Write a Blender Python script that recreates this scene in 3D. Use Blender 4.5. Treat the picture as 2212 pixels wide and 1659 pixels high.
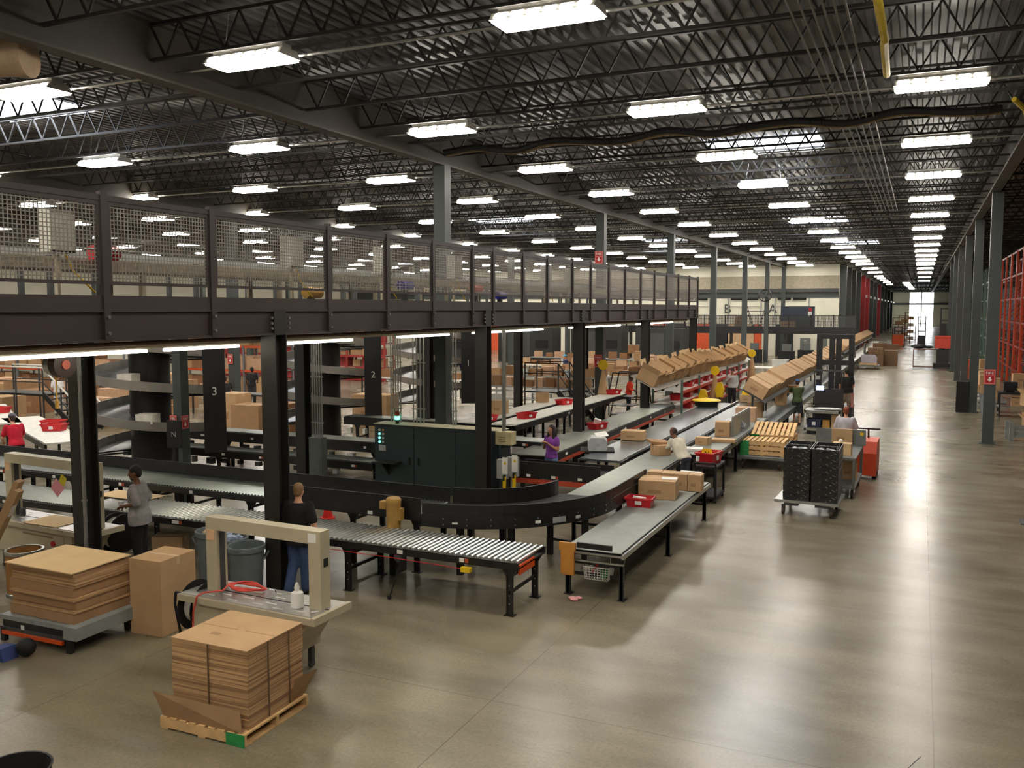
import bpy, math, random
from mathutils import Vector, Matrix, Euler
random.seed(7)
PI = math.pi
sc = bpy.context.scene
for _o in list(bpy.data.objects): bpy.data.objects.remove(_o)
COL = sc.collection

# ------------------------------------------------------------------ camera, world, exposure
cam_d = bpy.data.cameras.new('camera'); cam = bpy.data.objects.new('camera', cam_d); COL.objects.link(cam)
cam.location = (0, 0, 4.5)
cam.rotation_euler = (math.radians(90 - 4.838), 0, math.radians(24.669))
cam_d.sensor_width = 36; cam_d.lens = 36 * 1920 / 2212; cam_d.clip_end = 600
sc.camera = cam
wd = bpy.data.worlds.new('world'); sc.world = wd; wd.use_nodes = True
wd.node_tree.nodes['Background'].inputs[0].default_value = (.75, .85, 1, 1)
wd.node_tree.nodes['Background'].inputs[1].default_value = .6
sc.view_settings.view_transform = 'Standard'; sc.view_settings.look = 'None'
sc.view_settings.gamma = 1; sc.view_settings.use_curve_mapping = False
sc.view_settings.exposure = 1.2
sc.cycles.use_denoising = True
sc.cycles.max_bounces = 6; sc.cycles.diffuse_bounces = 4; sc.cycles.glossy_bounces = 3
sc.cycles.sample_clamp_indirect = 6
LIGHT_STRENGTH = 22.0

# ------------------------------------------------------------------ materials
def lin(c):
    return tuple((x / 255 / 12.92) if x / 255 <= .04045 else ((x / 255 + .055) / 1.055) ** 2.4 for x in c)
MATS = {}
def M(name, rgb=(128, 128, 128), rough=.5, metal=0., noise=None, bump=0., emit=0., ecol=None, spec=.5, alpha=None):
    """procedural material: base colour broken up by noise (scale, amount)"""
    if name in MATS: return MATS[name]
    m = bpy.data.materials.new(name); m.use_nodes = True
    nt = m.node_tree; b = nt.nodes['Principled BSDF']
    c = lin(rgb)
    b.inputs['Base Color'].default_value = (*c, 1); b.inputs['Roughness'].default_value = rough
    b.inputs['Metallic'].default_value = metal; b.inputs['Specular IOR Level'].default_value = spec
    if emit:
        b.inputs['Emission Color'].default_value = (*(ecol or c), 1); b.inputs['Emission Strength'].default_value = emit
    if noise is None and not emit: noise = (6, .12)
    if noise:
        tc = nt.nodes.new('ShaderNodeTexCoord'); no = nt.nodes.new('ShaderNodeTexNoise')
        no.inputs['Scale'].default_value = noise[0]; no.inputs['Detail'].default_value = 4
        nt.links.new(tc.outputs['Object'], no.inputs['Vector'])
        mr = nt.nodes.new('ShaderNodeMapRange'); mr.inputs[1].default_value = .3; mr.inputs[2].default_value = .7
        mr.inputs[3].default_value = 1 - noise[1]; mr.inputs[4].default_value = 1 + noise[1]
        nt.links.new(no.outputs['Fac'], mr.inputs[0])
        mx = nt.nodes.new('ShaderNodeVectorMath'); mx.operation = 'SCALE'; mx.inputs[0].default_value = c
        nt.links.new(mr.outputs[0], mx.inputs['Scale']); nt.links.new(mx.outputs[0], b.inputs['Base Color'])
        if bump:
            bp = nt.nodes.new('ShaderNodeBump'); bp.inputs['Strength'].default_value = bump; bp.inputs['Distance'].default_value = .01
            nt.links.new(no.outputs['Fac'], bp.inputs['Height']); nt.links.new(bp.outputs[0], b.inputs['Normal'])
    MATS[name] = m
    return m

black = M('black_powdercoat', (30, 29, 28), .42, noise=(8, .25))
blackflat = M('black_rubber', (20, 20, 20), .7)
mezzcol = M('mezzanine_paint', (60, 50, 47), .5, noise=(1.5, .15))
colgrey = M('column_paint', (66, 71, 70), .5, noise=(3, .1))
colblack = M('post_paint', (40, 38, 35), .5, noise=(2, .15))
steel = M('galvanised_steel', (178, 180, 176), .32, .9, noise=(9, .15))
zinc = M('zinc_roller', (215, 217, 212), .28, .85, noise=(4, .08))
zincbed = M('zinc_roller_bed', (158, 164, 158), .3, .85, noise=(4, .08))
belt = M('slider_plate', (128, 136, 144), .26, .85, noise=(2.5, .2))
alu = M('brushed_aluminium', (190, 188, 184), .35, .8)
kraft = M('kraft_board', (190, 155, 114), .85, noise=(3, .07))
kraftd = M('kraft_board_dark', (164, 128, 92), .85, noise=(3, .08))
kraftl = M('kraft_board_pale_lit', (222, 190, 142), .85, noise=(3, .06))  # pale board; strip light on the lift stack's top sheet is in this colour
tape = M('packing_tape', (206, 176, 134), .45, noise=(5, .05))
paper = M('white_paper', (232, 230, 224), .8, noise=(8, .04))
wood = M('pallet_pine', (214, 176, 122), .8, noise=(7, .14))
beige = M('machine_beige', (182, 172, 146), .5, noise=(4, .05))
red = M('red_plastic', (196, 28, 36), .4, noise=(5, .1))
blue = M('blue_plastic', (36, 50, 150), .4)
yellow = M('yellow_paint', (236, 196, 20), .45, noise=(5, .06))
orange = M('orange_paint', (222, 84, 30), .45, noise=(4, .1))
rackorange = M('rack_orange', (196, 70, 36), .4, noise=(3, .12))
rackgreen = M('rack_green', (92, 112, 100), .5)
greenp = M('green_plastic', (40, 130, 70), .5)
lime = M('lime_cone', (110, 215, 50), .5)
teal = M('cabinet_teal', (40, 52, 54), .45, noise=(2, .08))
white = M('white_enamel', (222, 220, 212), .45, noise=(4, .04))
cream = M('cream_wall', (240, 238, 220), .75, noise=(.8, .04))
greyp = M('grey_plastic', (104, 112, 116), .55, noise=(5, .08))
lightgrey = M('light_grey_enamel', (160, 162, 160), .5)
darkgrey = M('dark_grey_steel', (74, 76, 76), .45, .3)
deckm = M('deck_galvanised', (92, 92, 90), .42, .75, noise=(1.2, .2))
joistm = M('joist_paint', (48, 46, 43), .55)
girderm = M('girder_paint', (74, 68, 60), .55, noise=(1.5, .1))
tubeglow = M('tube_glow', (255, 250, 235), .5, emit=6.0, ecol=(1, .93, .78))
screen = M('screen_glow', (90, 120, 220), .4, emit=1.2, ecol=(.35, .45, 1))
glowgreen = M('green_lamp', (40, 220, 170), .4, emit=2.5, ecol=(.1, .9, .6))
chrome = M('chrome', (225, 225, 225), .12, 1., noise=(3, .02))
brass = M('gold_motor_paint', (186, 146, 76), .4, .25)
cord = M('red_air_hose', (214, 74, 60), .5)

def lamp_mat():
    m = bpy.data.materials.new('lamp_lens'); m.use_nodes = True; nt = m.node_tree
    b = nt.nodes['Principled BSDF']; b.inputs['Base Color'].default_value = (.9, .9, .88, 1)
    b.inputs['Emission Color'].default_value = (1, .93, .83, 1); b.inputs['Emission Strength'].default_value = LIGHT_STRENGTH
    return m
lampglow = lamp_mat()
slotglow = M('lamp_slot', (255, 250, 240), .5, emit=LIGHT_STRENGTH * .5, ecol=(1, .94, .85))
skyglow = M('skylight_pane', (235, 240, 255), .3, emit=6, ecol=(.84, .9, 1))
dayglow = M('daylight_pane', (240, 245, 255), .3, emit=4, ecol=(.92, .96, 1))

def floor_mat():
    m = bpy.data.materials.new('polished_concrete'); m.use_nodes = True; nt = m.node_tree; N = nt.nodes; L = nt.links
    b = N['Principled BSDF']
    tc = N.new('ShaderNodeTexCoord')
    def noise(scale, detail, sx=1, sy=1):
        mp = N.new('ShaderNodeMapping'); mp.inputs['Scale'].default_value = (sx, sy, 1)
        L.new(tc.outputs['Object'], mp.inputs[0])
        n = N.new('ShaderNodeTexNoise'); n.inputs['Scale'].default_value = scale; n.inputs['Detail'].default_value = detail
        L.new(mp.outputs[0], n.inputs['Vector']); return n.outputs['Fac']
    big = noise(.32, 5); fine = noise(26, 5); streak = noise(1.2, 3, .5, 1.3)
    cr = N.new('ShaderNodeValToRGB'); e = cr.color_ramp.elements
    cr.color_ramp.interpolation = 'EASE'
    e[0].position = .25; e[0].color = (*lin((104, 96, 77)), 1); e[1].position = .75; e[1].color = (*lin((150, 141, 119)), 1)
    md = N.new('ShaderNodeMix'); md.data_type = 'FLOAT'; md.inputs[0].default_value = .5
    L.new(big, md.inputs[2]); L.new(streak, md.inputs[3]); L.new(md.outputs[0], cr.inputs[0])
    mr = N.new('ShaderNodeMapRange'); mr.inputs[1].default_value = .3; mr.inputs[2].default_value = .7
    mr.inputs[3].default_value = .88; mr.inputs[4].default_value = 1.1; L.new(fine, mr.inputs[0])
    sx = N.new('ShaderNodeSeparateXYZ'); L.new(tc.outputs['Object'], sx.inputs[0])
    def joint(axis, period, off):
        a = N.new('ShaderNodeMath'); a.operation = 'ADD'; a.inputs[1].default_value = off; L.new(sx.outputs[axis], a.inputs[0])
        p = N.new('ShaderNodeMath'); p.operation = 'PINGPONG'; p.inputs[1].default_value = period / 2; L.new(a.outputs[0], p.inputs[0])
        g = N.new('ShaderNodeMath'); g.operation = 'GREATER_THAN'; g.inputs[1].default_value = .006; L.new(p.outputs[0], g.inputs[0])
        return g.outputs[0]
    jm = N.new('ShaderNodeMath'); jm.operation = 'MULTIPLY'
    L.new(joint(0, 4.62, 4.35), jm.inputs[0]); L.new(joint(1, 5.1, 1.3), jm.inputs[1])
    jr = N.new('ShaderNodeMapRange'); jr.inputs[3].default_value = .62; jr.inputs[4].default_value = 1; L.new(jm.outputs[0], jr.inputs[0])
    mu = N.new('ShaderNodeMath'); mu.operation = 'MULTIPLY'; L.new(mr.outputs[0], mu.inputs[0]); L.new(jr.outputs[0], mu.inputs[1])
    sc_ = N.new('ShaderNodeVectorMath'); sc_.operation = 'SCALE'; L.new(cr.outputs[0], sc_.inputs[0]); L.new(mu.outputs[0], sc_.inputs['Scale'])
    L.new(sc_.outputs[0], b.inputs['Base Color'])
    rr = N.new('ShaderNodeMapRange'); rr.inputs[1].default_value = 0; rr.inputs[2].default_value = 1
    rr.inputs[3].default_value = .17; rr.inputs[4].default_value = .34; L.new(noise(.22, 1.5), rr.inputs[0]); L.new(rr.outputs[0], b.inputs['Roughness'])
    b.inputs['Specular IOR Level'].default_value = .42
    return m

def layered_mat(name, c0, c1, scale):
    """edges of stacked board: thin uneven horizontal layers"""
    m = bpy.data.materials.new(name); m.use_nodes = True; nt = m.node_tree; N = nt.nodes; L = nt.links; b = N['Principled BSDF']
    tc = N.new('ShaderNodeTexCoord'); mp = N.new('ShaderNodeMapping'); mp.inputs['Scale'].default_value = (.6, .6, scale)
    L.new(tc.outputs['Object'], mp.inputs[0]); n = N.new('ShaderNodeTexNoise'); n.inputs['Scale'].default_value = 1; n.inputs['Detail'].default_value = 5
    L.new(mp.outputs[0], n.inputs['Vector']); cr = N.new('ShaderNodeValToRGB'); e = cr.color_ramp.elements
    e[0].position = .36; e[0].color = (*lin(c0), 1); e[1].position = .62; e[1].color = (*lin(c1), 1)
    L.new(n.outputs['Fac'], cr.inputs[0]); L.new(cr.outputs[0], b.inputs['Base Color']); b.inputs['Roughness'].default_value = .9
    MATS[name] = m
    return m
boardedge = layered_mat('board_edges', (140, 104, 72), (200, 162, 116), 55)

def speckle_mat():
    m = bpy.data.materials.new('scuffed_black_plastic'); m.use_nodes = True; nt = m.node_tree; N = nt.nodes; L = nt.links; b = N['Principled BSDF']
    tc = N.new('ShaderNodeTexCoord'); n = N.new('ShaderNodeTexNoise'); n.inputs['Scale'].default_value = 14; n.inputs['Detail'].default_value = 3
    mp = N.new('ShaderNodeMapping'); mp.inputs['Scale'].default_value = (1, 1, 2.2); L.new(tc.outputs['Object'], mp.inputs[0]); L.new(mp.outputs[0], n.inputs['Vector'])
    cr = N.new('ShaderNodeValToRGB'); e = cr.color_ramp.elements
    e[0].position = .6; e[0].color = (*lin((30, 30, 30)), 1); e[1].position = .7; e[1].color = (*lin((170, 166, 158)), 1)
    L.new(n.outputs['Fac'], cr.inputs[0]); L.new(cr.outputs[0], b.inputs['Base Color']); b.inputs['Roughness'].default_value = .4
    return m
speckle = speckle_mat()

# ------------------------------------------------------------------ mesh builder
class MB:
    def __init__(s): s.v = []; s.f = []; s.m = []; s.k = 0
    def mat(s, k): s.k = k; return s
    def add(s, vs, fs):
        o = len(s.v); s.v += [tuple(p) for p in vs]
        for f in fs: s.f.append(tuple(i + o for i in f)); s.m.append(s.k)
        return s
    def hexa(s, c):
        return s.add(c, [(0, 3, 2, 1), (4, 5, 6, 7), (0, 1, 5, 4), (1, 2, 6, 5), (2, 3, 7, 6), (3, 0, 4, 7)])
    def box(s, x0, x1, y0, y1, z0, z1):
        return s.hexa([(x0, y0, z0), (x1, y0, z0), (x1, y1, z0), (x0, y1, z0), (x0, y0, z1), (x1, y0, z1), (x1, y1, z1), (x0, y1, z1)])
    def cbox(s, c, d, rot=None):
        a = [Vector((x * d[0] / 2, y * d[1] / 2, z * d[2] / 2)) for z in (-1, 1) for x, y in ((-1, -1), (1, -1), (1, 1), (-1, 1))]
        R = Euler(rot).to_matrix() if rot else Matrix.Identity(3)
        return s.hexa([R @ p + Vector(c) for p in a])
    def bar(s, p, q, w, h=None):
        h = h or w; p = Vector(p); q = Vector(q); d = (q - p).normalized()
        u = Vector((0, 0, 1)) if abs(d.z) < .95 else Vector((0, 1, 0))
        a = d.cross(u).normalized() * w / 2; c = a.cross(d).normalized() * h / 2
        return s.hexa([p - a - c, p + a - c, p + a + c, p - a + c, q - a - c, q + a - c, q + a + c, q - a + c])
    def tube(s, p, q, r, r2=None, n=8, cap=True):
        r2 = r if r2 is None else r2; p = Vector(p); q = Vector(q); d = (q - p).normalized()
        u = Vector((0, 0, 1)) if abs(d.z) < .95 else Vector((1, 0, 0))
        a = d.cross(u).normalized(); b = d.cross(a)
        vs = [p + (a * math.cos(2 * PI * i / n) + b * math.sin(2 * PI * i / n)) * r for i in range(n)] + [q + (a * math.cos(2 * PI * i / n) + b * math.sin(2 * PI * i / n)) * r2 for i in range(n)]
        fs = [(i, (i + 1) % n, n + (i + 1) % n, n + i) for i in range(n)]
        if cap: fs += [tuple(range(n - 1, -1, -1)), tuple(range(n, 2 * n))]
        return s.add(vs, fs)
    def path(s, pts, r, n=6):
        for a, b in zip(pts[:-1], pts[1:]): s.tube(a, b, r, n=n)
        return s
    def prism(s, poly, axis, a0, a1):
        """poly: 2-D outline extruded along axis 'x' (y,z), 'y' (x,z) or 'z' (x,y)"""
        f = {'x': lambda p, a: (a, p[0], p[1]), 'y': lambda p, a: (p[0], a, p[1]), 'z': lambda p, a: (p[0], p[1], a)}[axis]
        n = len(poly)
        return s.add([f(p, a0) for p in poly] + [f(p, a1) for p in poly], [tuple(range(n - 1, -1, -1)), tuple(range(n, 2 * n))] + [(i, (i + 1) % n, n + (i + 1) % n, n + i) for i in range(n)])
    def lathe(s, prof, n=20, c=(0, 0, 0)):
        k = len(prof)
        vs = [(c[0] + r * math.cos(2 * PI * i / n), c[1] + r * math.sin(2 * PI * i / n), c[2] + z) for i in range(n) for r, z in prof]
        return s.add(vs, [(i * k + j, ((i + 1) % n) * k + j, ((i + 1) % n) * k + j + 1, i * k + j + 1) for i in range(n) for j in range(k - 1)])
    def ball(s, c, rx, ry=None, rz=None, n=12, R=None):
        ry = ry or rx; rz = rz or rx; k = n // 2
        vs = []
        for j in range(k + 1):
            t = PI * j / k
            for i in range(n):
                p = Vector((rx * math.sin(t) * math.cos(2 * PI * i / n), ry * math.sin(t) * math.sin(2 * PI * i / n), rz * math.cos(t)))
                if R: p = R @ p
                vs.append(p + Vector(c))
        return s.add(vs, [(j * n + i, (j + 1) * n + i, (j + 1) * n + (i + 1) % n, j * n + (i + 1) % n) for j in range(k) for i in range(n)])
    def loft(s, rings, cap=True):
        n = len(rings[0]); vs = [p for r in rings for p in r]
        fs = [(j * n + i, j * n + (i + 1) % n, (j + 1) * n + (i + 1) % n, (j + 1) * n + i) for j in range(len(rings) - 1) for i in range(n)]
        if cap: fs += [tuple(range(n - 1, -1, -1)), tuple(range((len(rings) - 1) * n, len(rings) * n))]
        return s.add(vs, fs)
    def mesh(s, name, mats):
        me = bpy.data.meshes.new(name); me.from_pydata(s.v, [], s.f)
        for m in (mats if isinstance(mats, (list, tuple)) else [mats]): me.materials.append(m)
        me.polygons.foreach_set('material_index', s.m); me.update(); return me
    def build(s, name, mats, parent=None, smooth=False, loc=None):
        me = s.mesh(name, mats)
        if smooth:
            me.polygons.foreach_set('use_smooth', [True] * len(me.polygons))
            try: me.set_sharp_from_angle(angle=math.radians(40))
            except Exception: pass
        return link(name, me, parent, loc)
def link(name, me, parent=None, loc=None):
    o = bpy.data.objects.new(name, me); COL.objects.link(o)
    if parent is not None: o.parent = parent
    if loc is not None: o.location = loc
    return o
def tag(o, label, cat, group=None, kind=None):
    o['label'] = label; o['category'] = cat
    if group: o['group'] = group
    if kind: o['kind'] = kind
    return o
def thing(name, label, cat, loc=(0, 0, 0), rz=0., group=None):
    o = bpy.data.objects.new(name, None); COL.objects.link(o); o.location = loc; o.rotation_euler = (0, 0, rz)
    o.empty_display_size = .2
    return tag(o, label, cat, group)
def struct(name, mb, mats, smooth=False):
    o = mb.build(name, mats, smooth=smooth); o['kind'] = 'structure'; return o
KIDS = {}
def kids(o): return [c for c in bpy.data.objects if c.parent == o]
def dup(root, loc, rz=None, label=None, group=None, rot=None, scale=None):
    """copy a thing with its parts and sub-parts (mesh data shared)"""
    if root.name not in KIDS: KIDS[root.name] = [(c, [(g, []) for g in c.children]) for c in root.children]
    r = root.copy(); COL.objects.link(r); r.location = loc
    if rot is not None: r.rotation_euler = rot
    elif rz is not None: r.rotation_euler = (0, 0, rz)
    if scale: r.scale = scale
    if label: r['label'] = label
    if group: r['group'] = group
    for c, gs in KIDS[root.name]:
        k = c.copy(); COL.objects.link(k); k.parent = r
        for g, _ in gs:
            q = g.copy(); COL.objects.link(q); q.parent = k
    return r
ORD = ['first', 'second', 'third', 'fourth', 'fifth', 'sixth', 'seventh', 'eighth', 'ninth', 'tenth', 'eleventh', 'twelfth', 'thirteenth', 'fourteenth', 'fifteenth', 'sixteenth', 'seventeenth', 'eighteenth', 'nineteenth', 'twentieth'] + ['twenty-' + w for w in ('first', 'second', 'third', 'fourth', 'fifth', 'sixth', 'seventh', 'eighth', 'ninth')] + ['thirtieth'] + ['thirty-' + w for w in ('first', 'second', 'third', 'fourth', 'fifth', 'sixth', 'seventh', 'eighth', 'ninth')] + ['fortieth', 'forty-first', 'forty-second', 'forty-third']
def text_mesh(txt, size, depth, name):
    cu = bpy.data.curves.new(name, 'FONT'); cu.body = txt; cu.size = size; cu.extrude = depth; cu.align_x = 'CENTER'; cu.align_y = 'CENTER'
    o = bpy.data.objects.new(name + '_tmp', cu); COL.objects.link(o)
    dg = bpy.context.evaluated_depsgraph_get(); me = bpy.data.meshes.new_from_object(o.evaluated_get(dg))
    bpy.data.objects.remove(o); bpy.data.curves.remove(cu); me.name = name
    return me
def text(txt, size, depth, name, mat_, parent, loc, rot):
    me = text_mesh(txt, size, depth, name); me.materials.clear(); me.materials.append(mat_)
    o = link(name, me, parent, loc); o.rotation_euler = rot; return o
# ------------------------------------------------------------------ the hall
YEND, YDOCK, XL, XR, ZD = 250, 88, -62, 17, 9.3
TH, PH = math.radians(24.669), math.radians(4.838)
def project(p):
    """image position (2212 x 1659) of a world point, used only to order things for their labels"""
    v = Vector(p) - Vector((0, 0, 4.5)); r = Vector((math.cos(TH), math.sin(TH), 0)); fh = Vector((-math.sin(TH), math.cos(TH), 0))
    fw = fh * math.cos(PH) + Vector((0, 0, -math.sin(PH))); u = r.cross(fw); k = v.dot(fw)
    return (1106 + 1920 * v.dot(r) / k, 829.5 - 1920 * v.dot(u) / k) if k > .3 else (-9999, -9999)
def seen(p, m=0):
    x, y = project(p); return -m < x < 2212 + m and -m < y < 1659 + m

fm = floor_mat()
mb = MB().box(XL, XR, -9, YEND, -.2, 0); struct('floor', mb, fm)
# corrugated roof deck
pts = []; x = XL
while x < XR: pts += [(x, ZD), (x + .09, ZD), (x + .12, ZD + .06), (x + .22, ZD + .06), (x + .25, ZD)]; x += .25
mb = MB(); n = len(pts)
mb.add([(p[0], -9, p[1]) for p in pts] + [(p[0], YEND, p[1]) for p in pts], [(i, i + 1, n + i + 1, n + i) for i in range(n - 1)])
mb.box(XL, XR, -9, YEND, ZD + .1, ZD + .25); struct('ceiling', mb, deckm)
struct('wall_left', MB().box(XL - .3, XL, -9, YDOCK + .3, 0, ZD + .2), cream)
struct('wall_right', MB().box(XR, XR + .3, -9, YEND, 0, ZD + .2), M('wall_panel_grey', (120, 122, 120), .7))
struct('wall_back', MB().box(XL, XR, -9.3, -9, 0, ZD + .2), M('wall_panel_back', (150, 146, 138), .7))
struct('wall_docks', MB().box(XL, -7, YDOCK, YDOCK + .3, 0, ZD + .2), cream)
struct('wall_aisle', MB().box(-7.3, -7, YDOCK + .3, YEND, 0, ZD + .2), cream)
mb = MB()
for x0, x1, z0, z1 in ((-7, -2.85, 0, ZD), (2.65, XR, 0, ZD), (-2.85, 2.65, 8.6, ZD), (-.25, .05, 0, 8.6), (-2.85, -.25, 5.55, 5.9), (.05, 2.65, 5.55, 5.9)):
    mb.box(x0, x1, YEND, YEND + .3, z0, z1)
struct('wall_far', mb, cream)
k = 0
for x0, x1 in ((-2.85, -.25), (.05, 2.65)):
    for z0, z1 in ((0, 5.55), (5.9, 8.6)):
        k += 1; struct('window_%d' % k, MB().box(x0, x1, YEND + .1, YEND + .16, z0, z1), dayglow)
mb = MB().box(-7, 6, YEND - .3, YEND - .02, 5.5, 5.95); struct('trim_1', mb, darkgrey)
# dock wall dressing: dark girt, grey band, roof-line strip
dw = M('dock_wall_upper', (168, 160, 140), .8)
struct('trim_2', MB().box(XL, -7.02, YDOCK - .25, YDOCK - .01, 6.05, 6.4), darkgrey)
struct('trim_3', MB().box(XL, -7.02, YDOCK - .08, YDOCK - .01, 5.55, 6.05), colgrey)
struct('trim_4', MB().box(XL, -7.02, YDOCK - .06, YDOCK - .01, 6.4, 7.6), dw)
# girders (I-beams along the hall) and columns
GX = (2.05, -11.8, -25.65, -39.5, -53.35)
for gx in GX:
    ye = YEND if gx > -7 else YDOCK
    mb = MB().box(gx - .15, gx + .15, -9, ye, 8.3, 8.34).box(gx - .02, gx + .02, -9, ye, 8.34, 9.2).box(gx - .15, gx + .15, -9, ye, 9.2, 9.25)
    struct('ceiling_beam', mb, girderm)
def column(x, y, w=.34, h=8.3, m=None):
    mb = MB().box(-w / 2, w / 2, -w / 2, w / 2, .02, h).box(-w / 2 - .09, w / 2 + .09, -w / 2 - .09, w / 2 + .09, 0, .02)
    o = struct('column', mb, m or colgrey); o.location = (x, y, 0); return o
column(2.3, 21.3)
for y in (33.5, 43.4, 52.5, 62, 71, 80): column(2.15, y)
for y in (21.2, 34.3, 45.3, 55.7, 66.5, 76.8, 86.5): column(-11.8, y)
for gx in GX[2:]:
    for y in (45.3, 55.7, 66.5, 76.8): column(gx, y)
column(-25.7, 28.5)
column(-15.2, 15.1, .24, 4.39)
# columns and bracing of the building line beside the far aisle
for i, y in enumerate((88.6, 95, 102, 110, 119, 129, 140, 152, 165, 180, 196, 215, 235)):
    o = struct('column', MB().box(-.28, .28, -.3, .3, 0, 8.6), M('far_column_red', (150, 34, 40), .5) if i in (4, 5, 8) else colgrey); o.location = (-6.7, y, 0)
    if i > 3: struct('trim_%d' % (5 + i), MB().box(-6.4, -6.3, y + .4, y + (y - 80) * .07, 5.9, 6.2), white)

# open-web joists, one per bay
def joist(L):
    mb = MB().box(0, L, -.04, .04, .57, .62).box(0, L, -.035, .035, 0, .05)
    n = int(L / .62)
    for i in range(n):
        a = L * i / n; b = L * (i + 1) / n
        mb.bar((a, 0, .58), ((a + b) / 2, 0, .03), .03).bar(((a + b) / 2, 0, .03), (b, 0, .58), .03)
    return mb.mesh('ceiling_joist', joistm)
jm = joist(13.75)
y = -7.0
rows = []
while y < YEND - 4:
    rows.append(y); y += 2.03 if y < 88 else 4.06
for y in rows:
    for x in (2.1, -11.75, -25.6, -39.45, -53.3):
        if y > YDOCK and x < -12: continue
        if x < -30 and y < 3: continue
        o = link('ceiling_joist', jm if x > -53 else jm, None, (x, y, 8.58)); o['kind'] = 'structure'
        if x < -53: o.location.x = -53.3 - 8.5; o.scale.x = 8.45 / 13.75

# skylights and their bright wells
for i, (x, y) in enumerate(((-4.3, 27.6), (-20.9, 44), (-19.9, 14.7), (-5.3, 51.5), (-4.5, 70), (-16.5, 62), (-33, 40))):
    struct('window_%d' % (5 + i), MB().box(x - 1.5, x + 1.5, y - 1.1, y + 1.1, ZD - .03, ZD + .02), skyglow)

# ------------------------------------------------------------------ high-bay lights
def light_proto():
    t = thing('high_bay_light', 'x', 'ceiling light')
    mb = MB().prism([(-.27, 0), (.27, 0), (.17, .12), (-.17, .12)], 'x', -.76, .76)
    mb.box(-.7, .7, -.11, .11, .12, .2); mb.build('housing', white, t)
    MB().box(-.73, .73, -.25, .25, -.03, -.002).build('lens', lampglow, t)
    mb = MB()
    for i in range(6):
        x = -.6 + .24 * i
        for s in (-1, 1):
            p = lambda u, v: (x + u, s * (.27 - .1 * v + .006), .12 * v + .004)
            q = [p(-.09, .2), p(.09, .2), p(.1, .5), p(.08, .85), p(-.08, .85), p(-.1, .5)]
            mb.add(q, [tuple(range(6)) if s < 0 else tuple(range(5, -1, -1))])
    mb.build('lamp_opening', slotglow, t)
    for x in (-.55, .55): MB().bar((x, 0, .2), (x * .8, 0, .86), .012).build('hanger', steel, t)
    return t
LP = light_proto()
LZ = 8.42
LX = [.17, -4.75, -9.85, -15.0, -20.3, -25.6, -30.8, -36.0, -41.2, -46.4, -51.6]
LY = [-6.6, -.5, 5.4, 11.5, 17.7, 23.7, 29.6, 35.8, 42.0, 48.8, 55.2, 61.4, 67.5, 73.6, 79.7, 85.4]  # last cross row is added to brighten the dock wall
spots = [(i, x, y) for i, x in enumerate(LX) for y in LY if not (x < -33 and y < 10)] + [(0, .17, y) for y in (88, 97, 108, 124, 140)] + [(1, -4.75, y) for y in (95, 105)]
ROWN = ['over the open aisle', 'in the first row left of the aisle'] + ['in the %s row left of the aisle' % ORD[i] for i in range(1, 12)]
cnt = {}
first = True
for i, x, y in sorted(spots, key=lambda s: (s[0], s[2])):
    if seen((x, y, LZ), 30) and project((x, y, LZ))[1] < 640:
        cnt[i] = cnt.get(i, 0) + 1
        lab = 'lit high bay light, %s from the front %s' % (ORD[cnt[i] - 1], ROWN[i])
    else: lab = 'lit high bay light overhead beyond the edge of the view'
    if first: LP.location = (x, y, LZ); LP['label'] = lab; LP['group'] = 'high bay lights'; first = False
    else: dup(LP, (x, y, LZ), 0, lab, 'high bay lights')
for i, (x, y) in enumerate([(-2.3, 150), (-2.25, 158), (-2.2, 166), (-2.1, 175), (-1.95, 185), (-1.9, 195), (-4.9, 118), (-4.9, 126), (-4.9, 135), (-4.9, 146), (-4.9, 158)]):
    lab = 'small lit ceiling light, %s in the %s' % ((ORD[i], 'short row before the bright far windows') if i < 6 else (ORD[i - 6], 'row beside the far red columns'))
    dup(LP, (x, y, LZ), 0, lab, 'small lights at the far end', scale=(.7, 1, 1))
# conduit runs that carry the lights
for j, y in enumerate(LY[2:]):
    o = MB().tube((-52, y + .32, 8.52), (2.3, y + .32, 8.52), .028, n=6).build('lighting_conduit', steel)
    tag(o, 'thin steel ceiling conduit beside the %s cross row of lights from the front' % ORD[j], 'conduit', 'conduits along the light rows')

# other overhead runs
t = thing('conduit_bundle', 'bundle of parallel grey conduits running along the ceiling over the aisle', 'conduit', (-1.75, 0, 8.5))
for i in range(6): MB().tube((i * .14, 4, 0), (i * .14, 40, 0), .018, n=6).build('conduit', M('conduit_dull', (120, 118, 114), .5), t)
pts = [(-11.3 + i * .225, 20.4 + .08 * math.sin(i * .9), 8.5 + .07 * math.sin(i * .55)) for i in range(57)]
tag(MB().path(pts, .075, 8).build('power_cable', blackflat), 'thick black cable sagging along the joists across the ceiling', 'cable')
tag(MB().path([(p[0], p[1] + .2, p[2] - .03) for p in pts[::2]], .05, 6).build('power_cable', M('tan_hose', (150, 128, 92), .6)), 'tan hose running just behind the thick black ceiling cable', 'hose')
yh = M('yellow_hose', (220, 190, 40), .5)
tag(MB().path([(-.72, 11.5, 8.62), (-.66, 12.8, 8.5), (-.62, 14.3, 8.38), (-.64, 14.5, 8.4), (-.69, 17.0, 8.52)], .06, 8).build('air_hose', yh), 'bright yellow hose looped over the ceiling joists near the top right', 'hose')
tag(MB().path([(1.45, 19.6, 8.45), (1.7, 20.2, 8.35), (1.8, 20.4, 7.9)], .05, 8).build('air_hose', yh), 'short yellow hose at the head of the right-hand columns', 'hose')
mb = MB().tube((-16.2, 7.7, 8.22), (-12.35, 9.3, 8.22), .27, n=16); mb.tube((-12.35, 9.3, 8.22), (-12.2, 9.36, 8.22), .29, n=16)
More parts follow.
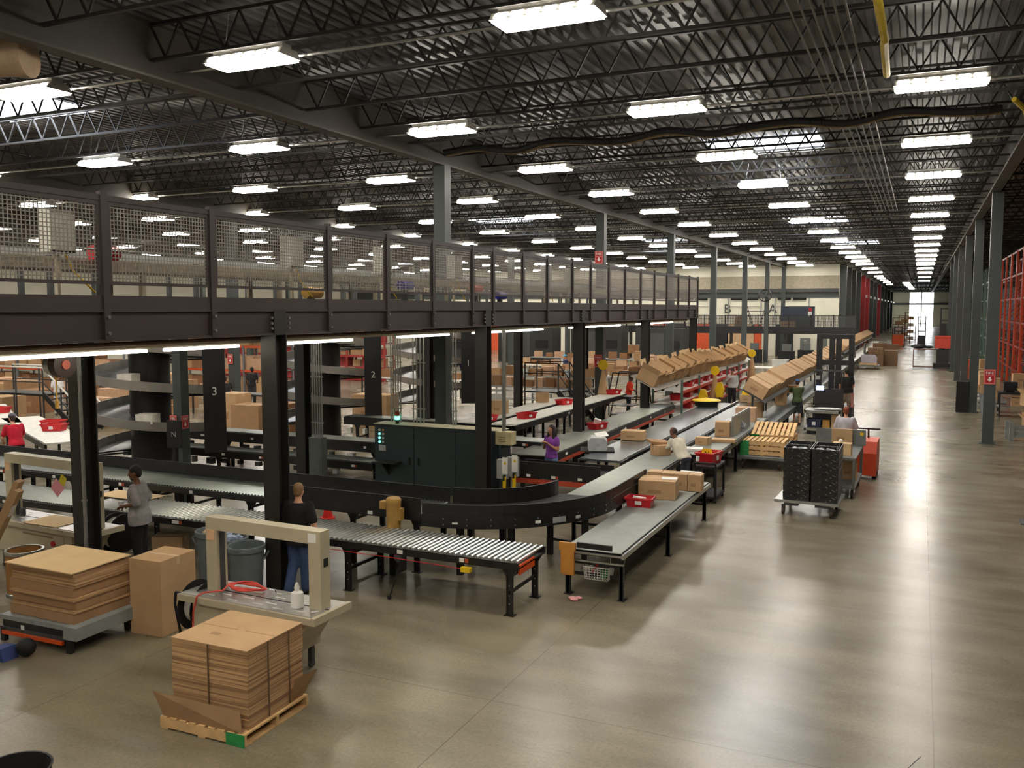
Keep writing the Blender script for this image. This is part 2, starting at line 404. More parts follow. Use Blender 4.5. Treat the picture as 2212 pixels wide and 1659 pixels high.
tag(mb.build('air_duct', M('duct_wrap', (176, 150, 118), .7), smooth=True), 'fat beige wrapped duct under the roof at the upper left', 'duct')

# ------------------------------------------------------------------ mezzanine
RP = [4.4, 6.05, 7.76, 9.55, 12.23, 14.02, 15.71, 17.45, 18.49, 20.18, 21.77, 23.6, 25.15, 26.83, 28.52, 30.35, 32.1, 33.85, 35.65, 37.5, 39.1]
mz = thing('mezzanine', 'long dark steel mezzanine with mesh guard rails running along the left hall', 'mezzanine', (-9.1, 0, 0))
X = -8.95 + 9.1
mb = MB().box(X - .07, X - .045, -6, 39.2, 4.13, 4.46).box(X - .3, X, -6, 39.2, 4.46, 4.49).box(X - .3, X, -6, 39.2, 4.1, 4.13)
mb.build('edge_beam', mezzcol, mz)
MB().box(X - .04, X - .01, -6, 39.2, 4.49, 4.66).build('toe_board', mezzcol, mz)
MB().box(-5.3, X - .32, -6, 39.2, 4.4, 4.49).box(-5.35, -5.25, -6, 39.2, 4.0, 4.4).build('deck', mezzcol, mz)
mb = MB()
for y in [i * 1.8 - 5 for i in range(25)]: mb.box(-5.25, X - .32, y - .05, y + .05, 4.12, 4.4)
mb.build('floor_joist', mezzcol, mz)
MB().box(X - .05, X, -6, 39.2, 5.79, 5.86).build('top_rail', mezzcol, mz)
bolt = MB().tube((0, 0, 0), (.025, 0, 0), .022, n=8).mesh('bolt', steel)
pm = MB().box(-.06, .012, -.05, .05, 4.12, 5.9).mesh('rail_post', mezzcol)
for i, y in enumerate(RP):
    p = link('rail_post', pm, mz, (X, y, 0))
    for z in (4.2, 4.4): link('bolt', bolt, p, (.012, 0, z))
meshm = M('mesh_wire', (142, 135, 127), .45, .3)
for i, (a, b) in enumerate(zip(RP[:-1], RP[1:])):
    a += .07; b -= .07
    mb = MB(); n = max(2, round((b - a) / .052)); step = (b - a) / n
    for j in range(1, n): mb.box(X - .033, X - .027, a + j * step - .0055, a + j * step + .0055, 4.82, 5.76)
    for j in range(1, 19): mb.box(X - .027, X - .021, a, b, 4.82 + j * .05 - .0055, 4.82 + j * .05 + .0055)
    p = mb.build('mesh_panel', meshm, mz)
    MB().box(X - .045, X - .01, a, b, 5.74, 5.79).box(X - .045, X - .01, a, b, 4.79, 4.83).box(X - .045, X - .01, a, a + .03, 4.83, 5.74).box(X - .045, X - .01, b - .03, b, 4.83, 5.74).build('panel_frame', mezzcol, p)
hp = MB().box(-.14, .14, -.14, -.115, 0, 4.1).box(-.14, .14, .115, .14, 0, 4.1).box(-.012, .012, -.115, .115, 0, 4.1).box(-.2, .2, -.2, .2, 0, .02).mesh('support_post', colblack)
for y in (10.95, 18.2, 24.5, 31.4, 38.8):
    p = link('support_post', hp, mz, (0.02, y, 0))
    for z in (4.2, 4.28, 4.36):
        link('bolt', bolt, p, (.13, -.2, z)); link('bolt', bolt, p, (.13, .2, z))
    MB().box(.0, .135, -.14, .14, 4.1, 4.49).build('end_plate', colblack, p)
for x, y in ((-2.7, 9.7), (-5.1, 18.2), (-5.1, 24.5), (-5.1, 31.5), (-5.1, 39)): link('support_post', hp, mz, (x, y, 0))
# strip lights below its edge
tubew = M('pipe_offwhite', (214, 204, 182), .5)
tag(MB().tube((-9.42, -5, 4.02), (-9.42, 39, 4.02), .05, n=8).build('service_pipe', tubew), 'cream pipe slung along the underside of the mezzanine edge', 'pipe')
tag(MB().tube((-9.3, -5, 4.05), (-9.3, 39, 4.05), .03, n=8).build('service_pipe', M('brown_pipe', (92, 66, 44), .5)), 'brown pipe tight under the mezzanine edge beam', 'pipe')
def strip(y0, y1, lab, x=-9.55, z=3.93, first=[None]):
    t = thing('strip_light', lab, 'strip light', (x, y0, z), 0, 'strip lights under the mezzanine')
    L = y1 - y0
    MB().box(-.06, .06, 0, L, .03, .08).build('housing', white, t)
    MB().tube((-.03, .03, 0), (-.03, L - .03, 0), .022, n=8).tube((.03, .03, 0), (.03, L - .03, 0), .022, n=8).build('tube', tubeglow, t)
ss = [(3.2, 6.2), (6.4, 8.9), (9.2, 10.7), (11.3, 13.7), (15.3, 17.4), (18.6, 20.2), (20.3, 22.8), (24.9, 27.3), (27.4, 29.8), (31.8, 34.2), (34.5, 37)]
for i, (a, b) in enumerate(ss): strip(a, b, 'lit strip light under the mezzanine edge, %s from the near end' % ORD[i])
for i, (x, y) in enumerate(((-12, 8), (-12, 14), (-12, 21), (-12, 28), (-12, 35))): strip(y, y + 2.4, 'lit strip light under the middle of the mezzanine, %s from the near end' % ORD[i], x, 3.9)
# conveyor and boxes on the mezzanine deck
t = thing('overhead_conveyor', 'beige framed conveyor standing on the mezzanine behind the mesh', 'conveyor', (-10.5, 3, 4.49))
for s in (-.35, .35): MB().box(s - .03, s + .03, 0, 34, .52, .68).build('side_rail', beige, t)
MB().box(-.3, .3, 0, 34, .58, .62).build('belt', blackflat, t)
for i in range(12):
    for s in (-.33, .33): MB().box(s - .03, s + .03, i * 3 + .4, i * 3 + .48, 0, .52).build('leg', beige, t)
t = thing('overhead_conveyor', 'second conveyor run behind the beige one on the mezzanine', 'conveyor', (-12.4, 3, 4.49))
for s in (-.35, .35): MB().box(s - .03, s + .03, 0, 34, .82, .92).build('side_rail', steel, t)
for i in range(12):
    for s in (-.33, .33): MB().box(s - .03, s + .03, i * 3 + .4, i * 3 + .48, 0, .82).build('leg', darkgrey, t)
tag(MB().path([(-9.9, 3, 5.28), (-9.9, 38, 5.28)], .02, 6).build('service_pipe', steel), 'thin steel pipe level along the mezzanine behind the mesh', 'pipe')
JB = [7.35, 11.65, 14.3, 17.15, 22.35, 24.05]
ON = ['nearest', 'second', 'third', 'fourth', 'fifth', 'farthest']
for i, y in enumerate(JB):
    t = thing('junction_box', 'pale grey junction box behind the mezzanine mesh, %s' % (ON[i] + (' one' if i in (0, 5) else ' from the near end')), 'electrical box', (-9.25, y, 5.15), 0, 'junction boxes on the mezzanine')
    MB().box(-.1, .1, -.17, .17, 0, .5).box(-.11, .1, -.18, .18, .01, .03).build('enclosure', M('box_offwhite', (206, 204, 192), .5), t)
    MB().path([(0, .1, 0), (0, .2, -.2), (.0, .5, -.45)], .012, 6).build('cable', yellow, t)
    MB().bar((-.02, 0, -.66), (-.02, 0, 0), .04).build('stand', beige, t)
for i, (y, z, m) in enumerate(((8.6, .75, red), (13.1, .3, brass), (16.3, .5, blue), (19.6, .5, orange), (21.0, .35, blue))):
    t = thing('drive_motor', '%s drive unit behind the mezzanine mesh, %s from the near end' % (['reddish', 'gold', 'blue', 'orange', 'dark blue'][i], ORD[i]), 'motor', (-10.0, y, 4.49), 0, 'drive units on the mezzanine')
    MB().tube((0, -.15, z), (0, .25, z), .1, n=12).build('motor', m, t); MB().box(-.05, .05, -.05, .05, 0, z).build('stand', darkgrey, t)

struct('floor_crack', MB().path([(.15, 9.55, .0), (.02, 9.2, .0), (-.02, 8.9, 0), (-.1, 8.6, 0), (-.14, 8.1, 0)], .004, 4), M('crack_dark', (40, 36, 30), .9))
# ------------------------------------------------------------------ conveyors
ROL = {}
def roller_mesh(w, r):
    if (w, r) not in ROL: ROL[(w, r)] = MB().tube((0, -w / 2, 0), (0, w / 2, 0), r, n=10).mesh('roller', zinc)
    return ROL[(w, r)]
def tags_on(rail, L, z, y, n, seed):
    rr = random.Random(seed)
    for i in range(n):
        x = L * (i + rr.uniform(.3, .7)) / n; w = rr.choice((.1, .16, .08))
        lb = MB().box(x - w / 2, x + w / 2, y - .004, y, z - .03, z + .03).build('label_plate', paper, rail)
        if i % 2: MB().box(x + w / 2 + .01, x + w / 2 + .07, y - .004, y, z - .03, z + .03).build('warning_label', M('label_orange', (170, 74, 40), .6), rail)
def conveyor(label, p0, p1, w, z, legs=(), spacing=.08, r=.025, single=True, cat='conveyor', railm=None, rail_h=.11, guards=(0, 0), legm=None, seed=1, bed=None, labels=3, zleg=None, lw=.09, brace=True, group=None, roll_range=None):
    """roller conveyor from p0 to p1 (centre line), bed height z; guards: heights of the near (-y) and far (+y) side plates"""
    p0 = Vector((*p0, 0)); p1 = Vector((*p1, 0)); L = (p1 - p0).length; a = math.atan2(p1.y - p0.y, p1.x - p0.x)
    t = thing('conveyor', label, cat, p0, a, group); railm = railm or black; legm = legm or black
    for s in (-1, 1):
        y = s * (w / 2 + .02); g = guards[0 if s < 0 else 1]
        mb = MB().box(0, L, y - .02, y + .02, z - rail_h - .03, z - .03)
        rail = mb.build('side_rail', railm, t)
        if g: MB().box(0, L, y - .012 + s * .01, y + .012 + s * .01, z - .03, z + g).build('guard', black, t)
        if s < 0 and labels: tags_on(rail, L, z - .03 - rail_h / 2, y - .021, labels, seed)
    if bed is not None:
        MB().box(0, L, -w / 2, w / 2, z - .05, z - .005).build('belt', bed, t)
    else:
        n = int(L / spacing); x0, x1 = roll_range or (0, L)
        if single and n <= 100:
            me = roller_mesh(w, r)
            for i in range(n):
                x = (i + .5) * L / n
                if x0 <= x <= x1: link('roller', me, t, (x, 0, z - r))
        else:
            mb = MB()
            for i in range(n): mb.tube(((i + .5) * L / n, -w / 2, z - r), ((i + .5) * L / n, w / 2, z - r), r, n=6, cap=False)
            b = mb.build('roller_bed', zincbed, t, smooth=True); b['kind'] = 'stuff'
        MB().box(0, L, -w / 2, w / 2, z - rail_h - .02, z - rail_h - .0).build('pan', black if bed is None else railm, t)
    for x in legs:
        for s in (-1, 1):
            y = s * (w / 2 - .02)
            lg = MB().box(x - lw / 2, x + lw / 2, y - .02, y + .02, .012, z - rail_h - .03).box(x - lw / 2, x - lw / 2 + .012, y - .04, y + .04, .012, z - rail_h - .03).box(x - .08, x + .08, y - .06, y + .06, 0, .012).build('leg', legm, t)
            MB().prism([(x - .12, z - rail_h - .03), (x + .12, z - rail_h - .03), (x + .05, z - rail_h - .15), (x - .05, z - rail_h - .15)], 'y', y - .025, y + .025).build('gusset', legm, t)
            mb = MB()
            for zz in (.18, .3, .45): mb.tube((x, y - .032, zz), (x, y - .02, zz), .011, n=6)
            mb.build('bolt', steel, lg)
        if brace:
            for zz in ((.3,) if z < .6 else (.32, z - .28)): MB().box(x - .012, x + .012, -w / 2, w / 2, zz, zz + .05).build('cross_brace', legm, t)
    return t
# near roller conveyor with open end
cA = conveyor('near black framed roller conveyor whose open end points at the aisle', (-14.2, 12.05), (-5.2, 12.05), .98, .84, (.5, 3.1, 6.0, 8.85), .092, .026, seed=4, labels=6)
MB().box(8.97, 9.0, -.45, .1, .62, .76).build('end_bracket', orange, cA)
sw = MB().box(8.1, 8.26, -.62, -.54, .6, .67).build('pull_switch', yellow, cA)
MB().path([(8.1, -.58, .64), (6.9, -.56, .655), (5.6, -.56, .66)], .006, 5).build('pull_cord', red, cA)
mb = MB().tube((6.85, -.6, .04), (7.05, -.5, .72), .011, n=6); mb.ball((6.84, -.6, .035), .035); mb.build('trip_rod', blackflat, cA)
MB().ball((6.95, -.48, .66), .09, .05, .09).build('bell', darkgrey, cA)
# left continuation under the machine and man
conveyor('grey roller conveyor continuing left behind the far strapping machine', (-21, 11.95), (-14.3, 11.95), 1.0, .84, (1, 4), .06, .024, False, seed=5, labels=2)
conveyor('grey zone conveyor left of the pillar, farther of two running side by side', (-21, 14.5), (-13.2, 14.5), .9, 1.03, (1, 4, 7), .06, .024, False, seed=6, labels=2)
cB = conveyor('long black guarded roller conveyor feeding the black curve', (-21, 13.35), (-7.6, 13.35), .98, 1.05, (.5, 3, 5, 7.3, 9.7, 12, 13.3), .075, .026, False, seed=7, labels=7, guards=(0, .24))
MB().box(10.4, 13.4, -.53, -.505, 1.02, 1.3).build('guard', black, cB)
# dividing board lying across
tag(MB().box(-14.6, -13.3, 12.2, 12.75, .855, .863).build('cardboard_sheet', kraftl), 'flat cardboard sheet lying across the roller conveyor behind the man in grey', 'cardboard')
# motor on the curve
# curve
def arc(c, r, a0, a1, n): return [(c[0] + r * math.cos(a0 + (a1 - a0) * i / n), c[1] + r * math.sin(a0 + (a1 - a0) * i / n)) for i in range(n + 1)]
cv = thing('curve_conveyor', 'black belt curve with high side skirts joining the two conveyor lines', 'conveyor', (-7.55, 15.35, 0))
def wall(pts, z0, z1, th):
    mb = MB()
    for (x0, y0), (x1, y1) in zip(pts[:-1], pts[1:]): mb.bar((x0, y0, (z0 + z1) / 2), (x1, y1, (z0 + z1) / 2), th, z1 - z0)
    return mb
oa = arc((0, 0), 2.55, -PI / 2, 0, 20) + [(2.55, 2.1)]
ia = arc((0, 0), 1.45, -PI / 2, 0, 14)
sk = wall(oa, .84, 1.06, .03).build('outer_skirt', black, cv); wall(oa, 1.07, 1.24, .02).build('outer_guard', black, cv)
wall([(x * .985, y * .985) for x, y in oa[:-1]], 1.055, 1.075, .08).build('outer_ledge', darkgrey, cv)
mb = MB()
for i in range(2, 20, 2):
    x, y = oa[i]; n = Vector((x, y, 0)).normalized(); p = Vector((x, y, 0)) + n * .016
    for z in (.9, 1.0): mb.tube(p + Vector((0, 0, z)), p + n * .012 + Vector((0, 0, z)), .013, n=6)
mb.build('bolt', steel, sk)
for i, (w_, h_, m_) in ((12, (.26, .1, lightgrey)), (10, (.1, .05, paper)), (14, (.1, .05, paper)), (3, (.1, .03, paper))):
    x, y = oa[i]; a = math.atan2(y, x); p = Vector((x, y, .93)) + Vector((math.cos(a), math.sin(a), 0)) * .02
    MB().cbox(p, (.006, w_, h_), (0, 0, a)).build('label_plate', m_, sk)
wall(ia, .84, 1.3, .03).build('inner_skirt', black, cv)
mb = MB(); o2 = arc((0, 0), 2.5, -PI / 2, 0, 20); i2 = arc((0, 0), 1.5, -PI / 2, 0, 20)
for j in range(20):
    mb.add([(*i2[j], 1.04), (*o2[j], 1.04), (*o2[j + 1], 1.04), (*i2[j + 1], 1.04), (*i2[j], .9), (*o2[j], .9), (*o2[j + 1], .9), (*i2[j + 1], .9)], [(0, 1, 2, 3), (7, 6, 5, 4)])
mb.build('belt', blackflat, cv)
for a in (-PI / 2 + .25, -.95, -.3):
    for r in (1.55, 2.35):
        x, y = r * math.cos(a), r * math.sin(a); MB().box(x - .05, x + .05, y - .05, y + .05, 0, .84).build('leg', black, cv)
    MB().bar((1.55 * math.cos(a), 1.55 * math.sin(a), .3), (2.35 * math.cos(a), 2.35 * math.sin(a), .3), .05).build('cross_brace', black, cv)
mt = thing('gear_motor', 'gold upright electric motor at the mouth of the black curve', 'motor', (-8.0, 12.62, 0))
MB().lathe([(0, .78), (.11, .78), (.125, .83), (.125, 1.2), (.13, 1.21), (.13, 1.29), (.11, 1.32), (0, 1.32)], 20).build('motor_housing', brass, mt, True)
MB().box(-.24, -.11, -.07, .07, 1.12, 1.25).build('terminal_box', brass, mt); MB().box(.1, .17, -.06, .06, .95, 1.15).build('nameplate_box', brass, mt)
MB().lathe([(0, .5), (.1, .5), (.1, .62), (.13, .64), (.13, .78), (0, .78)], 16).box(-.3, -.1, -.1, .1, .5, .64).build('gearbox', M('gearbox_teal', (44, 66, 64), .45), mt, True)
MB().box(-.06, .06, -.06, .3, 0, .5).build('mount', black, mt)
# conveyor D: fine rollers, near right
cD = conveyor('grey fine-roller conveyor nearest the aisle with a wooden end stop', (-4.5, 12.8), (-4.5, 18.95), .92, .78, (.12, 2.9, 5.9), .034, .015, False, railm=steel, rail_h=.08, seed=9, labels=0, lw=.1)
MB().box(-.03, .0, -.5, .5, .70, .73).box(-.03, 0, -.5, .5, .58, .605).build('end_frame', steel, cD)
MB().box(.02, .06, -.3, .28, .77, .86).build('end_stop', black, cD)
pl = thing('wooden_panel', 'orange-brown wooden panel clamped on the left corner of the near conveyor end', 'board', (-4.9, 12.73, 0))
MB().box(-.13, .14, -.02, .02, .74, .87).box(-.1, .12, -.02, .02, .36, .74).build('board', M('panel_wood', (196, 134, 52), .6, noise=(7, .1)), pl)
bk = thing('wire_basket', 'white wire basket hanging under the near conveyor end', 'basket', (-4.45, 12.95, .3))
def basket(w, d, h, n, th, m, t):
    mb = MB()
    for i in range(n + 1):
        u = i / n
        k = 1 - .12
        for s in (-1, 1):
            mb.bar((w * (u - .5) * k, s * d / 2 * k, 0), (w * (u - .5), s * d / 2, h), th); mb.bar((s * w / 2 * k, d * (u - .5) * k, 0), (s * w / 2, d * (u - .5), h), th)
        mb.bar((w * (u - .5) * k, -d / 2 * k, 0), (w * (u - .5) * k, d / 2 * k, 0), th)
    for j in range(6):
        q = j / 5; f = .88 + .12 * q; z = h * q; e = th * (1.0 if j < 5 else 2.2)
        for s in (-1, 1): mb.bar((-w / 2 * f, s * d / 2 * f, z), (w / 2 * f, s * d / 2 * f, z), e); mb.bar((s * w / 2 * f, -d / 2 * f, z), (s * w / 2 * f, d / 2 * f, z), e)
    mb.build('basket_wire', m, t)
basket(.42, .3, .2, 9, .006, white, bk)
for s in (-.19, .19): MB().bar((s, 0, .2), (s, 0, .4), .012).build('hook', steel, bk)
tag(MB().lathe([(0, 0), (.07, 0), (.08, .14), (.075, .14), (.065, .01), (0, .01)], 14, (-4.36, 12.95, .305)).build('tub', greenp), 'green tub inside the white wire basket', 'tub')
tag(MB().tube((-4.58, 12.95, .34), (-4.46, 12.9, .52), .018, n=8).build('tape_roll', red), 'red stick poking out of the white wire basket', 'tool')
mb = MB().ball((-4.76, 12.66, .02), .09, .05, .02); mb.ball((-4.68, 12.68, .025), .06, .04, .022); mb.ball((-4.73, 12.6, .015), .07, .035, .015)
tag(mb.build('rag', M('pink_cloth', (226, 160, 160), .9), smooth=True), 'crumpled pink cloth on the floor beside the near conveyor leg', 'cloth')
# line E / F (long take-away lines along the hall)
cE = conveyor('long grey roller line running up the hall past the man in white', (-5.55, 15.4), (-5.55, 21.5), .96, .98, (.6, 3.4, 5.8), .034, .015, False, railm=black, seed=11, labels=3)
conveyor('long smooth steel slider line continuing up the hall to the cartons', (-5.78, 21.55), (-5.78, 36.5), .6, .98, (2, 6, 10, 14), bed=belt, railm=darkgrey, seed=12, labels=2)
conveyor('left-hand steel slider lane beside the long line, carrying the printer', (-6.75, 19.6), (-6.75, 33.5), 1.0, .98, (2, 6, 10, 13), bed=belt, railm=darkgrey, seed=13, labels=1)
mb = MB().box(-6.2, -6.16, 20, 34, .97, 1.04); tag(mb.build('divider_rail', steel), 'low shiny rail dividing the two steel lanes', 'rail')
cD2 = conveyor('roller packing line on the aisle side, stacked with cartons and papers', (-4.95, 21.8), (-4.95, 30.0), .84, .9, (.3, 3, 5.8, 7.9), .05, .02, False, railm=darkgrey, seed=14, labels=1)
cX = conveyor('short black guarded cross conveyor in front of the woman in purple', (-8.6, 19.0), (-6.35, 19.0), .9, .76, (.35, 1.85), bed=blackflat, guards=(.24, .12), rail_h=.1, seed=15, labels=3)
MB().box(.1, 2.2, -.5, -.44, .5, .61).build('orange_rail', M('rail_rust', (176, 66, 40), .5), cX)
cG = conveyor('grey roller lane rising toward the shelves beyond the woman in purple', (-8.7, 20.0), (-8.9, 33.0), 1.0, .9, (1, 4, 7, 10, 12.5), .05, .02, False, rail_h=.16, seed=16, labels=5)
MB().box(.2, 12.8, -.56, -.53, .62, .7).build('orange_rail', M('rail_rust'), cG)
cH = conveyor('dark cross conveyor between the black posts behind the woman', (-13.6, 21.8), (-9.0, 21.8), .7, 1.0, (.6, 2.4, 4.2), .05, .02, False, rail_h=.14, seed=17, labels=4)
# ------------------------------------------------------------------ strapping machines
def strapper(label, loc, rz, W=1.75, OV=.12, HA=.8):
    """arch strapping machine: arch spans local x"""
    t = thing('strapping_machine', label, 'machine', loc, rz)
    z = .88
    MB().box(-W / 2 - .28, W / 2 + OV, -.32, .32, z - .02, z).build('table_top', alu, t)
    mb = MB()
    for i, (x, y) in enumerate([(-.7, .2), (-.35, .24), (0, .2), (.35, .24), (.62, .2), (-.6, .1), (-.25, .12), (.15, .08), (.5, .12), (-.55, -.12), (-.2, -.1), (.2, -.14), (.55, -.1), (-.75, -.22), (-.35, -.24), (.05, -.22), (.4, -.25), (.72, -.22)]):
        mb.box(x * W / 1.75 - .075, x * W / 1.75 + .075, y - .009, y + .009, z, z + .004)
    mb.build('roller_slot', white, t)
    MB().box(-W / 2 - .28, W / 2 + OV, -.02, .0, z, z + .003).build('strap_gap', blackflat, t)
    MB().box(-W / 2 - .3, W / 2 + OV, -.36, -.32, z - .09, z - .01).box(W / 2 + OV, W / 2 + OV + .06, -.36, .36, z - .09, z).build('table_frame', beige, t)
    b = MB().box(-W / 2 - .1, W / 2 - .25, -.3, .28, .32, z - .02).prism([(W / 2 - .25, .4), (W / 2 - .25, z - .02), (W / 2 + OV - .04, z - .02)], 'y', -.26, .24).build('cabinet', beige, t)
    MB().box(-W / 2, W / 2 - .45, -.31, -.3, .4, z - .14).build('access_panel', beige, b); MB().box(-.4, .4, -.312, -.31, z - .2, z - .17).build('vent', M('vent_tan', (140, 120, 84), .7), b)
    mb = MB()
    for s in (-1, 1): mb.tube((s * .5, -.335, .62), (s * .5, -.31, .62), .035, n=10)
    MB().tube((.42, -.34, .6), (.42, -.31, .6), .045, n=12).build('stop_button', red, b)
    for x in (-W / 2 + .1, W / 2 - .35):
        for y in (-.24, .22): MB().box(x - .03, x + .03, y - .03, y + .03, .06, .32).tube((x - .02, y, .05), (x + .02, y, .05), .05, n=10).build('caster', darkgrey, t)
    A = W / 2 - .12; zt = z + HA
    arch = MB().box(-A - .18, -A, -.08, .1, z, zt + .16).box(A, A + .18, -.08, .1, z, zt + .16).box(-A, A, -.08, .1, zt, zt + .16).build('arch', beige, t)
    MB().box(-A, -A + .015, -.03, .05, z, zt).box(A - .015, A, -.03, .05, z, zt).box(-A, A, -.03, .05, zt - .015, zt).build('strap_track', darkgrey, arch)
    MB().box(-A - .16, -A - .03, -.086, -.08, zt - .14, zt + .0).build('label_plate', M('label_peach', (220, 178, 140), .7), arch)
    MB().box(A + .0, A + .12, -.086, -.08, zt + .02, zt + .13).build('label_plate', paper, arch)
    MB().box(A + .18, A + .186, -.02, .06, z + .52, z + .62).build('latch', blackflat, arch)
    # strap reel on a side bracket
    rx = -W / 2 - .32
    re = MB().tube((rx - .03, .0, .62), (rx - .02, .0, .62), .33, n=28).tube((rx + .19, 0, .62), (rx + .2, 0, .62), .33, n=28).build('reel_flange', blackflat, t)
    MB().tube((rx - .02, 0, .62), (rx + .19, 0, .62), .22, n=28).build('strap_coil', white, t)
    MB().path([(rx - .07, -.3, .86), (rx - .09, -.3, .7), (rx - .07, -.24, .3), (rx + .3, -.1, .25)], .018, 6).path([(rx - .07, -.3, .86), (rx + .35, -.3, .86)], .018, 6).build('reel_bracket', blackflat, t)
    return t
s1 = strapper('beige arch strapping machine standing in front of the black pillar', (-7.35, 8.62, 0), -.03, 1.72)
hp_ = []
for i in range(70):
    a = i * .42; r = .2 + .035 * math.sin(i * 1.3)
    hp_.append((-7.78 + r * 1.25 * math.cos(a), 8.75 + r * .62 * math.sin(a), .9 + .012 + .00055 * i))
hp_ += [(-7.95, 8.5, .93), (-8.1, 8.34, .93), (-8.16, 8.27, .9), (-8.2, 8.24, .7), (-8.22, 8.24, .4)]
tag(MB().path(hp_, .011, 6).build('air_hose', cord, smooth=True), 'coiled red air hose on the near strapping machine table', 'hose')
jar = thing('spray_bottle', 'white bottle with nozzle cap on the near strapping machine table', 'bottle', (-6.78, 8.5, .885))
MB().lathe([(0, 0), (.075, 0), (.078, .16), (.07, .18), (.03, .2), (.03, .24), (0, .24)], 16).build('body', paper, jar, True); MB().lathe([(0, .24), (.035, .24), (.02, .29), (0, .31)], 12).build('cap', white, jar)
tag(MB().path([(-7.5, 8.85, .9), (-7.45, 8.8, .93), (-7.4, 8.84, .905), (-7.33, 8.78, .9)], .012, 6).build('hose_fitting', chrome), 'small metal fitting beside the coiled red hose', 'tool')
tag(MB().bar((-6.5, 8.4, .89), (-6.42, 8.44, .9), .012).build('pen', paper), 'small white stick beside the white bottle', 'pen')
s2 = strapper('beige arch strapping machine farther back beside the man in grey', (-13.4, 10.35, 0), -.06, 2.25, .15, .93)
tag(MB().add([(-13.15, 10.23, 1.66), (-12.95, 10.22, 1.5), (-13.13, 10.23, 1.33), (-13.3, 10.24, 1.48)], [(0, 1, 2, 3), (3, 2, 1, 0)]).build('sticky_note', M('pink_paper', (224, 150, 160), .8)), 'pink diamond paper hung on the far strapping arch', 'paper')
tag(MB().cbox((-13.0, 10.235, 1.63), (.14, .004, .16), (0, .5, 0)).build('sticky_note', M('yellow_paper', (206, 190, 50), .8)), 'yellow note beside the pink diamond paper', 'paper')
tag(MB().box(-13.75, -12.9, 10.0, 10.62, .886, .892).build('cardboard_sheet', kraftl), 'flat cardboard sheet on the far strapping machine table', 'cardboard')
tag(MB().lathe([(0, 0), (.05, 0), (.05, .1), (.03, .13), (0, .13)], 12, (-14.25, 10.4, .885)).build('tape_dispenser', darkgrey), 'small dark bottle on the far strapping machine table', 'bottle')
# ------------------------------------------------------------------ foreground: board stacks, boxes, bins
def carton(name, label, dims, loc, rz=0, group=None, m=None, tape_=True, rot=None, print_=True, cat='carton'):
    w, d, h = dims; t = thing(name, label, cat, loc, rz, group)
    if rot: t.rotation_euler = rot
    MB().box(-w / 2, w / 2, -d / 2, d / 2, 0, h).build('box_body', m or kraft, t)
    if tape_: MB().box(-w / 2 - .002, w / 2 + .002, -.03, .03, h, h + .002).box(-w / 2 - .002, -w / 2, -.03, .03, h - .12, h).box(w / 2, w / 2 + .002, -.03, .03, h - .12, h).build('tape', tape, t)
    if print_: MB().box(-w * .25, w * .12, -d / 2 - .002, -d / 2, h * .3, h * .5).build('print', kraftd, t)
    return t
# pallet
def pallet(label, loc, rz, W=1.2, D=1.0, group=None, green=False, name='pallet', gl=1):
    t = thing(name, label, 'pallet', loc, rz, group)
    for y in (-D / 2 + .02, 0, D / 2 - .02): MB().box(-W / 2, W / 2, y - .02, y + .02, .02, .115).build('stringer', wood, t)
    n = 9
    for i in range(n):
        x = -W / 2 + .05 + i * (W - .1) / (n - 1); MB().box(x - .045, x + .045, -D / 2, D / 2, .115, .135).build('deck_board', wood, t)
    for x in (-W / 2 + .06, 0, W / 2 - .06): MB().box(x - .05, x + .05, -D / 2, D / 2, 0, .02).build('bottom_board', wood, t)
    if green: MB().box(*sorted((gl * (W / 2 - .24), gl * (W / 2 + .002))), -D / 2 - .004, -D / 2, .0, .135).build('green_paint', M('pallet_green', (40, 140, 74), .7, noise=(12, .2)), t)
    return t
PR = math.atan2(6.91 - 6.86, -6.28 + 7.36)
pallet('single pine pallet with a green painted corner under the flat box stack', (-6.74, 7.36, 0), .02, 1.14, 1.08, green=True)
# flattened cartons strapped in bundles
t = thing('flattened_carton_stack', 'tall strapped stack of flattened brown cartons on the pine pallet', 'cardboard stack', (-6.72, 7.4, .137), .02)
rr = random.Random(3); z = 0; k = 0; TZ = .83
while z < .82:
    h = rr.choice((.1, .13, .16)); h = min(h, .825 - z); dx, dy = rr.uniform(-.012, .012), rr.uniform(-.012, .012)
    MB().box(-.51 + dx, .51 + dx, -.46 + dy, .46 + dy, z + .003, z + max(h, .01)).build('carton_bundle', boardedge, t); z += h; k += 1
MB().box(-.515, .515, -.465, .465, TZ, TZ + .012).build('top_sheet', kraft, t)
MB().box(-.515, .0, -.004, .004, TZ + .012, TZ + .0135).box(.1, .5, -.004, .004, TZ + .012, TZ + .0135).box(-.2, -.08, -.22, -.16, TZ + .012, TZ + .0135).build('slot_line', kraftd, t)
for x, y, a in ((0, -.48, 0), (.53, -.15, 1), (.53, .2, 1)):
    if a == 0: MB().box(x - .006, x + .006, y - .003, y + .01, .02, TZ + .014).build('strap', M('strap_brown', (110, 84, 58), .6), t)
    else: MB().box(x - .01, x + .003, y - .006, y + .006, .02, TZ + .014).build('strap', M('strap_brown'), t)
mb = MB().add([(-.56, -.56, 0), (.5, -.56, 0), (.5, -.5, .02), (-.52, -.5, .02), (-.66, -.6, .27), (.46, -.53, .22)], [(0, 1, 2, 3), (0, 4, 5, 1), (1, 5, 4, 0)])
mb.build('tray_flap', kraftd, t)
MB().add([(.52, .2, .02), (.52, .47, .02), (.68, .5, .32), (.6, .2, .3)], [(0, 1, 2, 3), (3, 2, 1, 0)]).build('tray_flap', kraftd, t)
